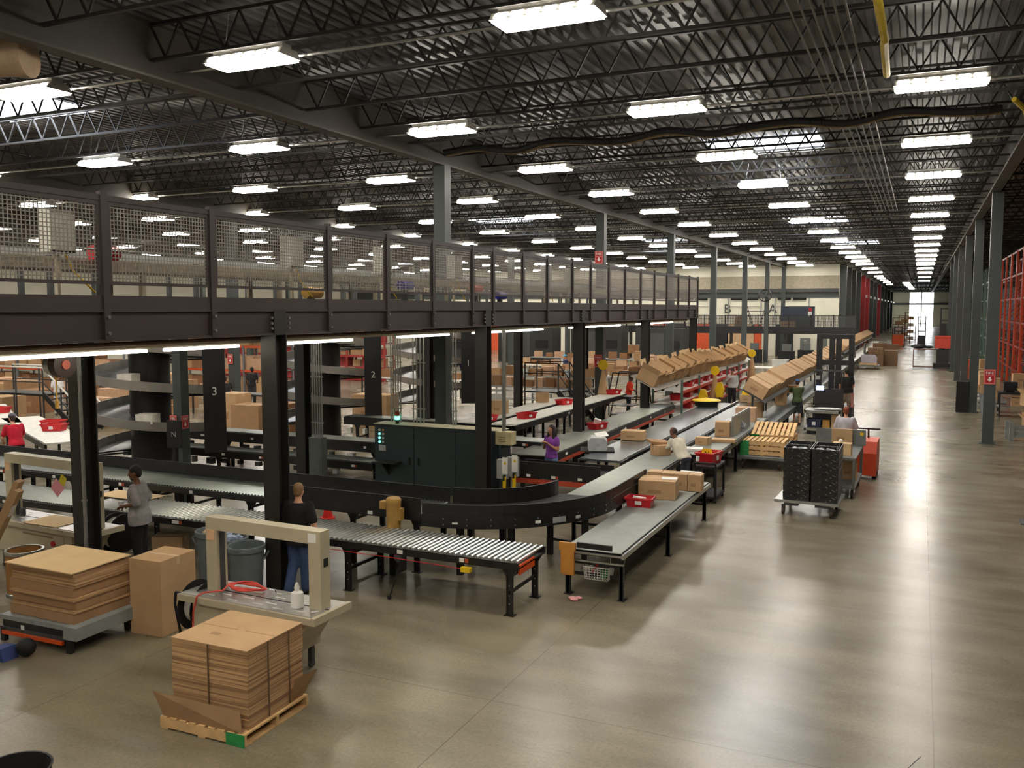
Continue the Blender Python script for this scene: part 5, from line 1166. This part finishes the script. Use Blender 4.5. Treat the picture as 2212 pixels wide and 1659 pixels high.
t = thing('waste_bin', 'dark grey tall bin beside the dark packing bench', 'bin', (-22.4, 28.0, 0)); MB().lathe([(0, 0), (.3, 0), (.38, 1.2), (.34, 1.2), (.28, .03), (0, .03)], 18).build('can', M('bin_dark', (60, 64, 68), .6), t, True); MB().lathe([(.36, 1.16), (.41, 1.16), (.41, 1.24), (.35, 1.24)], 18).build('rim', M('bin_dark'), t)
# far left: white belt, stair, racks
conveyor('bright white sorting belt at the far left behind the man in red', (-26.5, 19.4), (-20.4, 16.3), 1.1, 1.0, (1, 3, 5.5), bed=M('white_belt'), rail_h=.14, seed=71, labels=0, brace=False)
conveyor('second bright white sorting belt farther left', (-31, 21.5), (-25.5, 18.1), 1.0, 1.0, (1, 3, 5), bed=M('white_belt'), rail_h=.14, seed=72, labels=0, brace=False)
for i, (x, y) in enumerate(((-23.4, 18.2), (-22.6, 17.6), (-28.2, 19.9))): tub('red tub on the bright white sorting belt, %s from the right' % ORD[(1, 0, 2)[i]], (x, y, 1.002), .4, (.6, .4, .2), red, 'red tubs on the sorting belts')
t = thing('mezzanine_stair', 'black stair with a bright white handrail at the far left', 'stairs', (-29.8, 23.3, 0))
for s in (-.5, .5):
    MB().path([(-3, s, 2.3), (0, s, 2.3), (1.9, s, .9)], .035, 6).build('handrail', white, t); MB().path([(-3, s, 1.75), (0, s, 1.75), (1.9, s, .4)], .025, 6).bar((0, s, 1.3), (1.8, s, 0), .05, .2).build('stringer', black, t)
    for x, z in ((-3, 2.3), (-1.5, 2.3), (0, 2.3), (.95, 1.6), (1.9, .9)): MB().bar((x, s, 0), (x, s, z), .045).build('rail_post', darkgrey, t)
MB().box(-3, 0, -.5, .5, 1.22, 1.3).build('platform', black, t)
for i in range(6): MB().box(.05 + i * .29, .34 + i * .29, -.48, .48, 1.1 - i * .2, 1.13 - i * .2).build('tread', black, t)
def boxrack(where, short, x0, x1, y, zs, n, upm, bm, seed, mats=kp, big=1.9):
    t = thing('pallet_rack', 'pallet rack %s' % where, 'rack', (x0, y, 0)); L = x1 - x0; nb = max(1, round(L / 2.7)); H = zs[-1] + 1.3
    for i in range(nb + 1):
        for s in (-.5, .5): MB().box(L * i / nb - .05, L * i / nb + .05, s - .04, s + .04, 0, H).build('upright', upm, t)
    for z in zs:
        for s in (-.5, .5): MB().box(0, L, s - .025, s + .025, z - .12, z).build('beam', bm, t)
        MB().box(0, L, -.5, .5, z - .04, z).build('shelf_deck', M('deck_wire', (120, 120, 116), .6), t)
    for k, z in enumerate(zs): row_of_cartons('on the %s shelf of the %s' % (ORD[k], short), x0 + .2, x1 - .2, y, z + .002, n, seed + k, big, .25, mats)
om = M('beam_orange', (206, 84, 44), .5)
boxrack('with orange beams at the far left edge', 'far-left orange rack', -50.5, -37, 33.5, (.15, 1.3, 2.5), 13, M('upright_grey', (110, 116, 122), .5), om, 81)
boxrack('with orange beams behind the nearest spiral', 'rack behind the nearest spiral', -36.5, -29.5, 36.5, (.15, 1.35, 2.6), 8, M('upright_grey'), om, 85)
dr = M('carton_red', (140, 40, 40), .7)
boxrack('holding red-brown cartons beyond the packers', 'red rack beyond the packers', -44, -30, 47, (.15, .9, 1.6, 2.4), 16, M('upright_red', (150, 46, 44), .5), M('beam_red', (150, 40, 40), .5), 90, (dr, kraftd, kraft, dr), 1.35)
for i, (x, y, d) in enumerate(((-38, 27.5, (1.2, 1.1, 1.1)), (-36.5, 27.0, (1.2, 1.1, 1.3)), (-35, 26.6, (1.1, 1.1, 1.0)), (-40, 28.5, (1.2, 1.1, 1.2)), (-32.0, 31, (1.2, 1.1, 1.5)), (-30.4, 30.2, (1.1, 1.0, 1.3)), (-34.4, 29.5, (1.1, 1, 1.2)), (-31.4, 27.6, (1.2, 1.0, 1.1)), (-33.4, 23.9, (1.0, 1, 1.0)))):
    carton('carton', 'big open gaylord carton at the far left, %s counted from the left' % ORD[(1, 2, 3, 0, 7, 8, 4, 6, 5)[i]], d, (x, y, 0), rr.uniform(-.1, .1), 'gaylord cartons at the far left', kp[i % 4], False, None, True)
# dark compactors under the far catwalk
for i, (x, y, w, h) in enumerate(((-36, 66, 4, 3.0), (-30.5, 70, 5, 3.2), (-24.8, 72, 4.4, 3.0), (-19.4, 72, 4, 2.9))):
    t = thing('compactor', 'big dark machine housing under the far catwalk, %s from the left' % ORD[i], 'machine', (x, y, 0), 0, 'dark machine housings'); m = M('compactor_dark', (48, 50, 48), .6)
    MB().box(-w / 2, w / 2, -1, 1, 0, h).build('housing', m, t); MB().box(-w * .3, w * .1, -1.02, -1, .5, h - .4).build('access_door', M('compactor_panel', (70, 74, 70), .5), t); MB().box(w * .2, w * .42, -1.05, -1, 1.2, 1.9).build('control_box', blackflat, t)
# catwalk in front of the dock wall
cw = thing('catwalk', 'dark mesh-railed catwalk crossing in front of the dock wall', 'catwalk', (-17.5, 80, 0)); L = 12.6
MB().box(-L, L, -.8, .8, 2.85, 2.95).box(-L, L, -.85, -.75, 2.35, 2.95).build('deck_beam', M('catwalk_dark', (34, 34, 36), .5), cw)
MB().box(-L, L, -.82, -.78, 3.88, 3.94).build('top_rail', black, cw); MB().box(-L, L, -.82, -.78, 3.4, 3.43).box(-L, L, -.82, -.78, 3.15, 3.18).box(-L, L, -.82, -.78, 3.63, 3.66).build('mid_rail', darkgrey, cw)
for i in range(15): MB().box(-L + i * 1.8 - .04, -L + i * 1.8 + .04, -.86, -.78, 2.4, 3.98).build('rail_post', black, cw)
mb = MB()
for i in range(260): mb.box(-L + i * .097 - .026, -L + i * .097 + .026, -.805, -.795, 2.95, 3.88)
mb.build('mesh_panel', darkgrey, cw)['kind'] = 'stuff'
for i in range(6): MB().box(-L + 1 + i * 4.6, -L + 1.24 + i * 4.6, -.7, -.46, 0, 2.4).build('post', colblack, cw)
t = thing('plant_cabinet', 'dark blue plant cabinet standing on the far catwalk', 'cabinet', (-9.7, 80.2, 2.952)); MB().box(-1.35, 1.35, -.5, .5, 0, 1.75).build('cabinet_body', M('plant_blue', (50, 60, 76), .5), t); MB().box(.9, 1.2, -.51, -.5, .9, 1.3).build('label', paper, t); MB().box(.95, 1.2, -.51, -.5, 1.35, 1.6).build('label', red, t)
carton('carton', 'flat brown cartons lying on the catwalk by the plant cabinet', (1.2, .5, .5), (-10.4, 79.55, 2.952), 0, None, None, False); carton('carton', 'brown carton on the middle of the far catwalk', (.7, .6, .9), (-14.6, 80, 2.952), 0, None, None, False)
for i, x in enumerate((-21.4, -13.2)):
    t = thing('crossover_ladder', 'black ship ladder on the far catwalk, %s' % ('left' if i == 0 else 'right'), 'ladder', (x, 80.2, 2.952))
    for s in (-.9, .9): MB().bar((s * .3, -.3, 0), (s, -.3, 1.9), .05).bar((s * .3, .3, 0), (s, .3, 1.9), .05).build('rail', black, t)
    MB().box(-.9, .9, -.35, .35, 1.3, 1.35).build('platform', black, t)
# dock wall: doors, letters, panels
def dockdoor(k, x, m, w=3.0, h=3.0): struct('door_%d' % k, MB().box(x - w / 2, x + w / 2, YDOCK - .12, YDOCK - .01, 0, h), m)
do, dp, dd = M('dock_orange', (232, 98, 56), .6), M('dock_peach', (226, 190, 150), .7), M('dock_dark', (40, 42, 42), .6)
for k, (x, m, w) in enumerate(((-42, do, 3.2), (-38, dd, 3), (-31, dd, 5), (-24.3, do, 3.2), (-22, dd, 1.4), (-19.9, do, 1.8), (-18.0, dd, 1.8), (-15.9, dp, 2.6), (-14.3, do, .7), (-9.6 - 2.2, dd, 1.6))): dockdoor(k + 1, x, m, w)
for i, (x, c) in enumerate(((-17.25, 'B'), (-12.95, 'A'))):
    me = text_mesh(c, 1.25, .02, 'wall_letter'); me.materials.clear(); me.materials.append(M('letter_grey', (70, 72, 70), .6)); o = link('wall_letter', me, None, (x, YDOCK - .03, 4.45)); o.rotation_euler = (PI / 2, 0, 0); tag(o, 'large dark letter %s painted on the dock wall' % c, 'letter')
for i, x in enumerate((-15.6, -11.2, -20.5)):
    t = thing('dock_door_track', 'overhead dock door frame with dark spring on the dock wall, %s' % ('middle', 'right', 'left')[i], 'door frame', (x, YDOCK - .12, 3.2)); w = 1.6
    MB().box(-w, -w + .1, -.06, .06, 0, 2.3).box(w - .1, w, -.06, .06, 0, 2.3).build('track', lightgrey, t); MB().tube((-w + .3, 0, 2.25), (-.1, 0, 2.25), .11, n=8).tube((.1, 0, 2.25), (w - .3, 0, 2.25), .11, n=8).build('spring', blackflat, t); MB().box(-w, w, .0, .05, .7, .74).box(-w, w, 0, .05, 1.5, 1.54).build('panel_seam', lightgrey, t)
for i, x in enumerate((-9.9, -8.4)):
    t = thing('breaker_panel', 'grey electrical panel on the cream wall below the catwalk, %s' % ('left' if i == 0 else 'right'), 'electrical box', (x, YDOCK - .08, .5)); MB().box(-.45, .45, -.07, .07, 0, 1.25).build('enclosure', M('panel_grey', (120, 126, 120), .5), t); MB().box(-.08, .08, -.075, -.07, .98, 1.05).build('label', paper, t)
fan = thing('wall_fan', 'dark round fan mounted on a dock column above the catwalk', 'fan', (-11.9, 76.4, 5.6)); MB().lathe([(.5, -.08), (.56, 0), (.5, .08)], 20).build('guard', black, fan); MB().box(-.45, .45, -.06, .06, -.02, .02).box(-.06, .06, -.45, .45, -.02, .02).build('blade', darkgrey, fan); fan.rotation_euler = (1.2, .4, 0)
for i, (x, y) in enumerate(((-12.6, 76), (-9.8, 74.5), (-8.6, 77))):
    t = thing('work_station', 'dark workstation cabinet with a screen under the far catwalk, %s' % ORD[i], 'workstation', (x, y, 0)); MB().box(-.6, .6, -.4, .4, 0, 1.1).build('cabinet_body', blackflat, t); MB().box(-.35, .35, -.1, .1, 1.1, 1.65).build('screen_case', M('crt_grey', (96, 100, 96), .5), t)
tub('white plastic bin under the far catwalk', (-8.0, 58, 0), 0, (.9, .9, 1.3), M('bin_white', (216, 216, 208), .6))
t = thing('work_table', 'small white-topped table left of the tilted carton row', 'table', (-8.6, 55, 0)); MB().box(-.9, .9, -.6, .6, .95, 1.0).build('top', white, t)
for x in (-.85, .85):
    for y in (-.55, .55): MB().box(x - .03, x + .03, y - .03, y + .03, 0, .95).build('leg', black, t)
t = thing('blue_wrap_machine', 'blue-lilac wrapped bundle bench behind the man with the radio', 'bench', (-6.8, 46.5, 0)); MB().box(-.8, .8, -1.5, 1.5, .8, .9).build('top', blackflat, t); MB().ball((0, .4, 1.1), .5, .7, .22, 12).build('bundle', M('lilac_wrap', (150, 140, 176), .6), t, True); MB().box(-.7, .7, -1.4, 1.4, 0, .8).build('base', black, t)
# ------------------------------------------------------------------ people
def blob(mb, voxel, smooth=4):
    me = mb.mesh('tmp', [white]); o = bpy.data.objects.new('tmp', me); COL.objects.link(o)
    m = o.modifiers.new('r', 'REMESH'); m.mode = 'VOXEL'; m.voxel_size = voxel
    s = o.modifiers.new('s', 'SMOOTH'); s.factor = .5; s.iterations = smooth
    dg = bpy.context.evaluated_depsgraph_get(); out = bpy.data.meshes.new_from_object(o.evaluated_get(dg))
    bpy.data.objects.remove(o); bpy.data.meshes.remove(me)
    r = MB(); r.v = [tuple(v.co) for v in out.vertices]; r.f = [tuple(p.vertices) for p in out.polygons]; r.m = [0] * len(r.f)
    bpy.data.meshes.remove(out); return r
def limb(mb, pts, rs, n=10):
    for (a, b), (ra, rb) in zip(zip(pts[:-1], pts[1:]), zip(rs[:-1], rs[1:])): mb.tube(a, b, ra, rb, n)
    for p, r in zip(pts, rs): mb.ball(p, r, n=10)
SK = {'light': M('skin_light', (214, 160, 132), .6, noise=(14, .05)), 'tan': M('skin_tan', (190, 134, 104), .6, noise=(14, .05)), 'brown': M('skin_brown', (112, 72, 50), .55, noise=(14, .06)), 'dark': M('skin_dark', (84, 54, 40), .55, noise=(14, .06))}
def cloth(n, c): return M('cloth_' + n, c, .9, noise=(9, .14), bump=.25)
def person(label, loc, rz, H=1.75, skin='light', shirt=('grey', (150, 148, 150)), legs=('dark', (30, 30, 34)), hair=(40, 28, 22), pose=None, lean=0., sleeve=.62, hem=-.02, shorts=False, cap=None, hairlong=False, bald=False, head=(0, 0), voxel=.016, shoes=(24, 24, 26), build=1., beard=False, extra=None, group=None):
    t = thing('person', label, 'person', loc, rz, group); s = H / 1.75
    J = dict(pel=(0, 0, .95), nk=(0, -.015, 1.47), hd=(0, .015, 1.62), shR=(.185, -.01, 1.41), elR=(.235, -.03, 1.13), wrR=(.225, .07, .89), hpR=(.09, 0, .92), knR=(.1, .02, .5), anR=(.1, -.03, .09))
    for k in ('sh', 'el', 'wr', 'hp', 'kn', 'an'): x, y, z = J[k + 'R']; J[k + 'L'] = (-x, y, z)
    J.update(pose or {}); J = {k: Vector(v) for k, v in J.items()}
    R = Matrix.Rotation(-lean, 3, 'X'); P = J['pel']; up = ('nk', 'hd', 'shR', 'shL') + tuple(k for k in ('elR', 'wrR', 'elL', 'wrL') if not pose or k not in pose)
    for k in up: J[k] = P + R @ (J[k] - P)
    J = {k: v * s for k, v in J.items()}; P = J['pel']; b = build
    def ring(z, rx, ry, y=0): return [P + R @ Vector((rx * b * s * math.cos(2 * PI * i / 16), (ry * b * math.sin(2 * PI * i / 16) + y) * s, z * s)) for i in range(16)]
    T = [(-.08, .15, .11, 0), (.0, .165, .12, 0), (.12, .145, .105, 0), (.25, .155, .115, .0), (.37, .175, .115, 0), (.44, .165, .095, -.005), (.49, .09, .07, -.01), (.53, .055, .058, -.005)]
    # skin body
    mb = MB(); mb.loft([ring(z, rx - .012, ry - .012, y) for z, rx, ry, y in T])
    limb(mb, [J['nk'] - Vector((0, 0, .04 * s)), J['hd'] - Vector((0, .01 * s, .05 * s))], [.055 * s, .052 * s])
    for q in 'RL':
        limb(mb, [J['sh' + q], J['el' + q], J['wr' + q]], [.052 * s * b, .04 * s * b, .028 * s])
        limb(mb, [J['hp' + q], J['kn' + q], J['an' + q]], [.082 * s, .054 * s, .038 * s])
        d = J['kn' + q].lerp(J['an' + q], .3); mb.ball(d + Vector((0, -.015 * s, 0)), .052 * s, .055 * s, .1 * s)
        mb.ball(J['an' + q] + Vector((0, .06 * s, -.05 * s)), .04 * s, .1 * s, .035 * s)
        d = (J['wr' + q] - J['el' + q]).normalized(); mb.ball(J['wr' + q] + d * .045 * s, .034 * s, .034 * s, .04 * s)
    HR = Euler((head[1] - lean * .35, 0, head[0])).to_matrix(); hc = J['hd']; hp = lambda x, y, z: hc + HR @ Vector((x, y, z)) * s
    mb.ball(hp(0, -.01, .03), .077 * s, .097 * s, .098 * s, 16, HR); mb.ball(hp(0, .02, -.045), .06 * s, .07 * s, .072 * s, 14, HR); mb.ball(hp(0, .045, -.085), .032 * s, .034 * s, .026 * s, 10, HR)
    for x in (-1, 1): mb.ball(hp(x * .076, -.01, -.005), .012 * s, .02 * s, .032 * s, 8, HR); mb.ball(hp(x * .035, .065, -.025), .025 * s, .02 * s, .022 * s, 8, HR)
    mb.ball(hp(0, .083, .025), .05 * s, .014 * s, .012 * s, 8, HR)
    mb.tube(hp(0, .088, .018), hp(0, .108, -.022), .009 * s, .017 * s, 8)
    body = blob(mb, voxel)
    for q in 'RL':                                                   # five bent fingers each side
        w = J['wr' + q]; d = (w - J['el' + q]).normalized(); sd = 1 if q == 'R' else -1
        side = d.cross(Vector((0, 0, 1)));
        if side.length < .2: side = Vector((0, 1, 0)) if abs(d.z) > .9 else Vector((1, 0, 0))
        side = (Vector((0, 1, 0)) - d * d.y).normalized() if abs(d.z) > .75 else side.normalized() * (-sd)
        nrm = d.cross(side).normalized() * sd
        if abs(d.z) <= .75 and nrm.z > 0: nrm = -nrm
        for i, ln in enumerate((.072, .08, .074, .058)):
            o = w + (d * .075 + side * (.024 - .016 * i)) * s; m1 = o + (d * ln * .55 + nrm * ln * .18) * s; m2 = m1 + (d * ln * .3 + nrm * ln * .38) * s
            body.tube(o - d * .02 * s, m1, .0095 * s, .0085 * s, 7); body.ball(m1, .0087 * s, n=6); body.tube(m1, m2, .0085 * s, .007 * s, 7)
        o = w + (d * .03 + side * .028) * s; m1 = o + (d * .03 + side * .028 + nrm * .012) * s; body.tube(o, m1, .011 * s, .0095 * s, 7); body.tube(m1, m1 + (d * .03 + side * .004 + nrm * .014) * s, .0095 * s, .008 * s, 7)
    body.build('body', SK[skin], t, True)
    # eyes, mouth
    mb = MB()
    for x in (-1, 1): mb.ball(hp(x * .031, .083, .004), .0115 * s, .008 * s, .0075 * s, 8, HR)
    mb.build('eyes', M('eye_dark', (34, 26, 24), .3), t); MB().ball(hp(0, .09, -.055), .022 * s, .008 * s, .006 * s, 8, HR).build('mouth', M('lips_' + skin, tuple(int(c * .72) for c in {'light': (214, 140, 120), 'tan': (190, 110, 96), 'brown': (120, 66, 56), 'dark': (92, 54, 46)}[skin]), .5), t)
    # shirt
    st = cloth(*shirt); mb = MB(); rows = [r for r in T if r[0] >= hem - .001] if hem > -.08 else T
    if hem < -.08: rows = [(hem, .175, .13, 0)] + T
    infl = .022
    mb.loft([ring(z, rx + infl, ry + infl, y) for z, rx, ry, y in [(z, max(rx, .178) if z < .06 else rx, max(ry, .135) if z < .06 else ry, y) for z, rx, ry, y in ([(hem, .17, .125, 0)] + rows)[:-1]]] + [ring(.5, .082, .075, -.01)])
    for q in 'RL':
        sh, el, wr = J['sh' + q], J['el' + q], J['wr' + q]
        if sleeve <= 1: limb(mb, [sh, sh.lerp(el, sleeve)], [.066 * s * b, .066 * s * b])
        else: limb(mb, [sh, el, el.lerp(wr, sleeve - 1)], [.064 * s * b, .054 * s * b, .044 * s * b])
    blob(mb, voxel).build('shirt', st, t, True)
    # trousers or shorts
    mb = MB(); mb.loft([ring(.05, .158, .118), ring(.0, .18, .135), ring(-.07, .175, .135), ring(-.12, .12, .1)])
    for q in 'RL':
        h, k, a = J['hp' + q], J['kn' + q], J['an' + q]
        if shorts: limb(mb, [h - Vector((0, 0, .04 * s)), h.lerp(k, .95)], [.105 * s, .095 * s])
        else: limb(mb, [h - Vector((0, 0, .04 * s)), k, a + Vector((0, 0, .01 * s))], [.112 * s, .086 * s, .074 * s])
    blob(mb, voxel).build('shorts' if shorts else 'trousers', cloth(*legs), t, True)
    for q in 'RL':
        a = J['an' + q]; mb = MB(); mb.ball(a + Vector((0, .05 * s, -.052 * s)), .05 * s, .135 * s, .04 * s, 12); mb.ball(a + Vector((0, -.01 * s, -.03 * s)), .045 * s, .055 * s, .055 * s, 10)
        blob(mb, .02, 2).build('shoe', M('shoe_%d' % shoes[0], shoes, .6), t, True)
    # hair or cap
    hm = M('hair_%d_%d' % hair[:2], hair, .75, noise=(30, .25))
    if not bald:
        mb = MB(); mb.ball(hp(0, -.022, .048), .084 * s, .1 * s, .094 * s, 16, HR); mb.ball(hp(0, -.06, -.01), .07 * s, .055 * s, .07 * s, 12, HR)
        if hairlong:
            for x in (-1, 1): limb(mb, [hp(x * .06, -.03, .04), hp(x * .085, -.01, -.06), hp(x * .1, .01, -.2), hp(x * .09, .03, -.3)], [.04 * s, .042 * s, .04 * s, .018 * s])
            limb(mb, [hp(0, -.08, .03), hp(0, -.1, -.1), hp(0, -.1, -.26)], [.07 * s, .085 * s, .06 * s])
        blob(mb, .014).build('hair', hm, t, True)
    else:
        mb = MB(); mb.ball(hp(0, -.035, .03), .079 * s, .082 * s, .08 * s, 14, HR); blob(mb, .014).build('hair', hm, t, True)
    if beard:
        mb = MB(); mb.ball(hp(0, .036, -.075), .052 * s, .058 * s, .042 * s, 12, HR); blob(mb, .014).build('beard', hm, t, True)
    if cap:
        cm = cloth('cap_%d' % cap[0], cap); mb = MB(); mb.ball(hp(0, -.012, .07), .088 * s, .106 * s, .08 * s, 16, HR); mb.ball(hp(0, .1, .06), .065 * s, .085 * s, .012 * s, 12, HR); blob(mb, .012).build('cap', cm, t, True)
    if extra: extra(t, J, s)
    return t
def belt_part(m, w=.03, z=.02):
    def f(t, J, s):
        P = J['pel']; MB().loft([[P + Vector((.178 * s * math.cos(2 * PI * i / 18), .134 * s * math.sin(2 * PI * i / 18), dz)) for i in range(18)] for dz in (z - w, z + w)], False).build('belt', m, t)
    return f
# man in grey tee facing left
person('man in a loose grey T-shirt standing in profile by the far strapping machine', (-12.05, 10.95, 0), 2.05, 1.84, 'brown', ('heather', (150, 146, 148)), ('black', (24, 24, 28)), (22, 18, 18), dict(elR=(.25, -.05, 1.17), wrR=(.12, .2, 1.08), elL=(-.25, -.05, 1.17), wrL=(-.1, .22, 1.1)), .06, .95, -.16, build=1.12, beard=True, head=(.1, -.15))
tag(MB().lathe([(0, 0), (.045, 0), (.05, .12), (0, .12)], 12, (-12.34, 10.83, 1.1)).build('tape_roll', paper), 'white roll held by the man in the grey T-shirt', 'tape roll')
# man in black tee and jeans walking away
person('man in a black T-shirt and blue jeans walking away behind the near machine', (-8.78, 11.08, 0), .22, 1.78, 'light', ('blacktee', (20, 20, 22)), ('jeans', (62, 82, 120)), (126, 96, 62), dict(elR=(.28, -.06, 1.14), wrR=(.3, .05, .9), knR=(.09, .03, .5), anR=(.08, .04, .09), knL=(-.09, -.0, .52), anL=(-.1, -.18, .12)), .02, .8, -.16, head=(.15, 0), build=1.14)
# woman in purple
person('woman with long dark hair in a purple top, hands together, by the cross conveyor', (-8.1, 19.95, 0), PI - .42, 1.68, 'tan', ('purple', (136, 70, 164)), ('bluejeans', (104, 130, 176)), (40, 28, 26), dict(elR=(.25, .02, 1.13), wrR=(.05, .2, 1.3), elL=(-.25, .02, 1.13), wrL=(-.05, .2, 1.3)), 0, .5, -.05, hairlong=True, extra=belt_part(M('belt_black', (26, 24, 34), .6), .035, .03), build=.96)
# man in white with a box
person('man in a cream long-sleeved shirt bending to lift a carton from the line', (-5.02, 20.7, 0), .95, 1.78, 'brown', ('cream', (222, 214, 196)), ('slate', (70, 74, 88)), (60, 44, 36), dict(elR=(.2, .3, 1.18), wrR=(.1, .5, 1.04), elL=(-.2, .3, 1.2), wrL=(-.15, .52, 1.06)), .58, 1.9, -.06, bald=True, head=(.1, -.1))
carton('carton', 'brown carton held in the hands of the man in cream', (.36, .34, .24), (-5.62, 20.85, .985), .9, None, None, True, None, False); tag(MB().cbox((-5.72, 21.0, 1.27), (.5, .34, .06), (.1, .1, .7)).build('cardboard_sheet', kraftd), 'flat brown flap lying over the carton held by the man in cream', 'cardboard')
# far line workers
person('man in a bright orange-red jersey standing by the rust-red rack', (-11.0, 35.6, 0), -1.3, 1.78, 'dark', ('orangered', (226, 58, 30)), ('navy', (28, 30, 44)), (24, 20, 18), dict(elR=(.22, .05, 1.14), wrR=(.12, .26, 1.08), elL=(-.22, .05, 1.14), wrL=(-.12, .26, 1.08)), .15, 1.6, -.14, voxel=.022)
person('man in a pale grey shirt and dark cap talking into a radio past the rack', (-7.75, 41.0, 0), PI - .1, 1.78, 'tan', ('palegrey', (196, 196, 192)), ('charcoal', (36, 36, 42)), (36, 28, 24), dict(elR=(.26, 0, 1.13), wrR=(.08, .16, 1.28)), 0, 1.7, -.06, cap=(60, 34, 34), voxel=.022, build=1.1)
person('man in a blue cap, green tee and dark shorts lifting a box at the ledge', (-4.25, 35.7, 0), .35, 1.78, 'light', ('camo', (78, 92, 52)), ('greyshort', (60, 60, 66)), (70, 50, 36), dict(elR=(.2, .2, 1.24), wrR=(.12, .42, 1.3), elL=(-.24, .2, 1.26), wrL=(-.16, .42, 1.32)), .06, .7, -.08, True, (62, 104, 164), voxel=.02, extra=belt_part(blackflat, .035, .02))
carton('carton', 'brown carton lifted by the man in the blue cap', (.4, .34, .3), (-4.5, 36.15, 1.22), .35, None, None, False); carton('carton', 'upright brown carton on the ledge in front of the man in the blue cap', (.42, .4, .5), (-4.85, 35.6, .782), .2, None, None, False)
person('person in a black vest and tan shorts standing at the order picker', (-2.5, 35.9, .442), .2, 1.8, 'tan', ('blackvest', (28, 28, 28)), ('tanshort', (150, 132, 112)), (46, 34, 26), dict(elR=(.26, .02, 1.12), wrR=(.2, .2, .96)), 0, .7, -.1, True, voxel=.022)
person('person with red hair in a light grey shirt riding the tow tug, seen from behind', (-1.75, 25.35, .19), 0, 1.68, 'light', ('lightgrey', (196, 192, 198)), ('bluegrey', (70, 78, 96)), (140, 66, 40), dict(elR=(.27, .1, 1.15), wrR=(.25, .36, 1.1), elL=(-.27, .1, 1.15), wrL=(-.25, .36, 1.1)), .05, .9, -.12, voxel=.018, build=1.18)
# left-hand background
person('man in a red T-shirt and grey cap bending over the far-left white belt', (-21.5, 15.6, 0), 1.3, 1.78, 'light', ('redtee', (196, 24, 48)), ('darkblue', (40, 44, 64)), (60, 46, 38), dict(elR=(.26, .2, 1.1), wrR=(.16, .42, .98), elL=(-.26, .2, 1.1), wrL=(-.16, .42, .98)), .3, .7, -.08, cap=(92, 92, 104), voxel=.02)
person('person in a white T-shirt seen from behind beyond the white handrail', (-33.2, 26.1, .0), .5, 1.75, 'tan', ('whitetee', (232, 230, 232)), ('whitetrousers', (200, 198, 200)), (110, 84, 60), None, 0, .7, -.1, voxel=.026)
person('person in dark clothes among the cartons behind the nearest spiral', (-33.0, 28.4, 0), 1.2, 1.72, 'light', ('darkshirt', (52, 40, 52)), ('darklegs', (36, 36, 44)), (170, 110, 90), None, .05, .7, -.08, voxel=.026)
person('packer in a black T-shirt leaning over a bench between the black posts', (-25.6, 27.9, 0), 1.1, 1.78, 'tan', ('packerblack', (26, 26, 28)), ('packerlegs', (60, 62, 70)), (60, 44, 32), dict(elR=(.24, .16, 1.12), wrR=(.14, .36, 1.04), elL=(-.24, .16, 1.12), wrL=(-.14, .36, 1.04)), .25, .6, -.08, voxel=.022)
person('second packer in black standing by the screen beyond the first packer', (-28.2, 32.4, .0), .4, 1.8, 'dark', ('packerblacktwo', (34, 34, 38)), ('packergrey', (50, 52, 58)), (22, 20, 20), dict(elR=(.24, .1, 1.14), wrR=(.16, .3, 1.06)), .1, .7, -.08, voxel=.026)
person('person in an olive shirt up among the far cartons', (-35.5, 45.6, 0), .5, 1.78, 'brown', ('olive', (128, 134, 90)), ('olivelegs', (60, 60, 54)), (24, 20, 18), None, 0, .7, -.08, voxel=.03)
person('person in a turquoise shirt behind the middle spiral', (-23.2, 35.0, 0), 1.4, 1.7, 'tan', ('turquoise', (70, 180, 176)), ('darkblue2', (30, 34, 54)), (36, 28, 24), None, .05, .7, -.08, voxel=.028)
person('person in a sky-blue cap and navy top at the far benches', (-19.6, 50.5, 0), 2.4, 1.72, 'tan', ('navytop', (38, 54, 104)), ('navylegs', (36, 40, 60)), (40, 30, 26), None, .05, .8, -.08, cap=(70, 176, 216), voxel=.03)
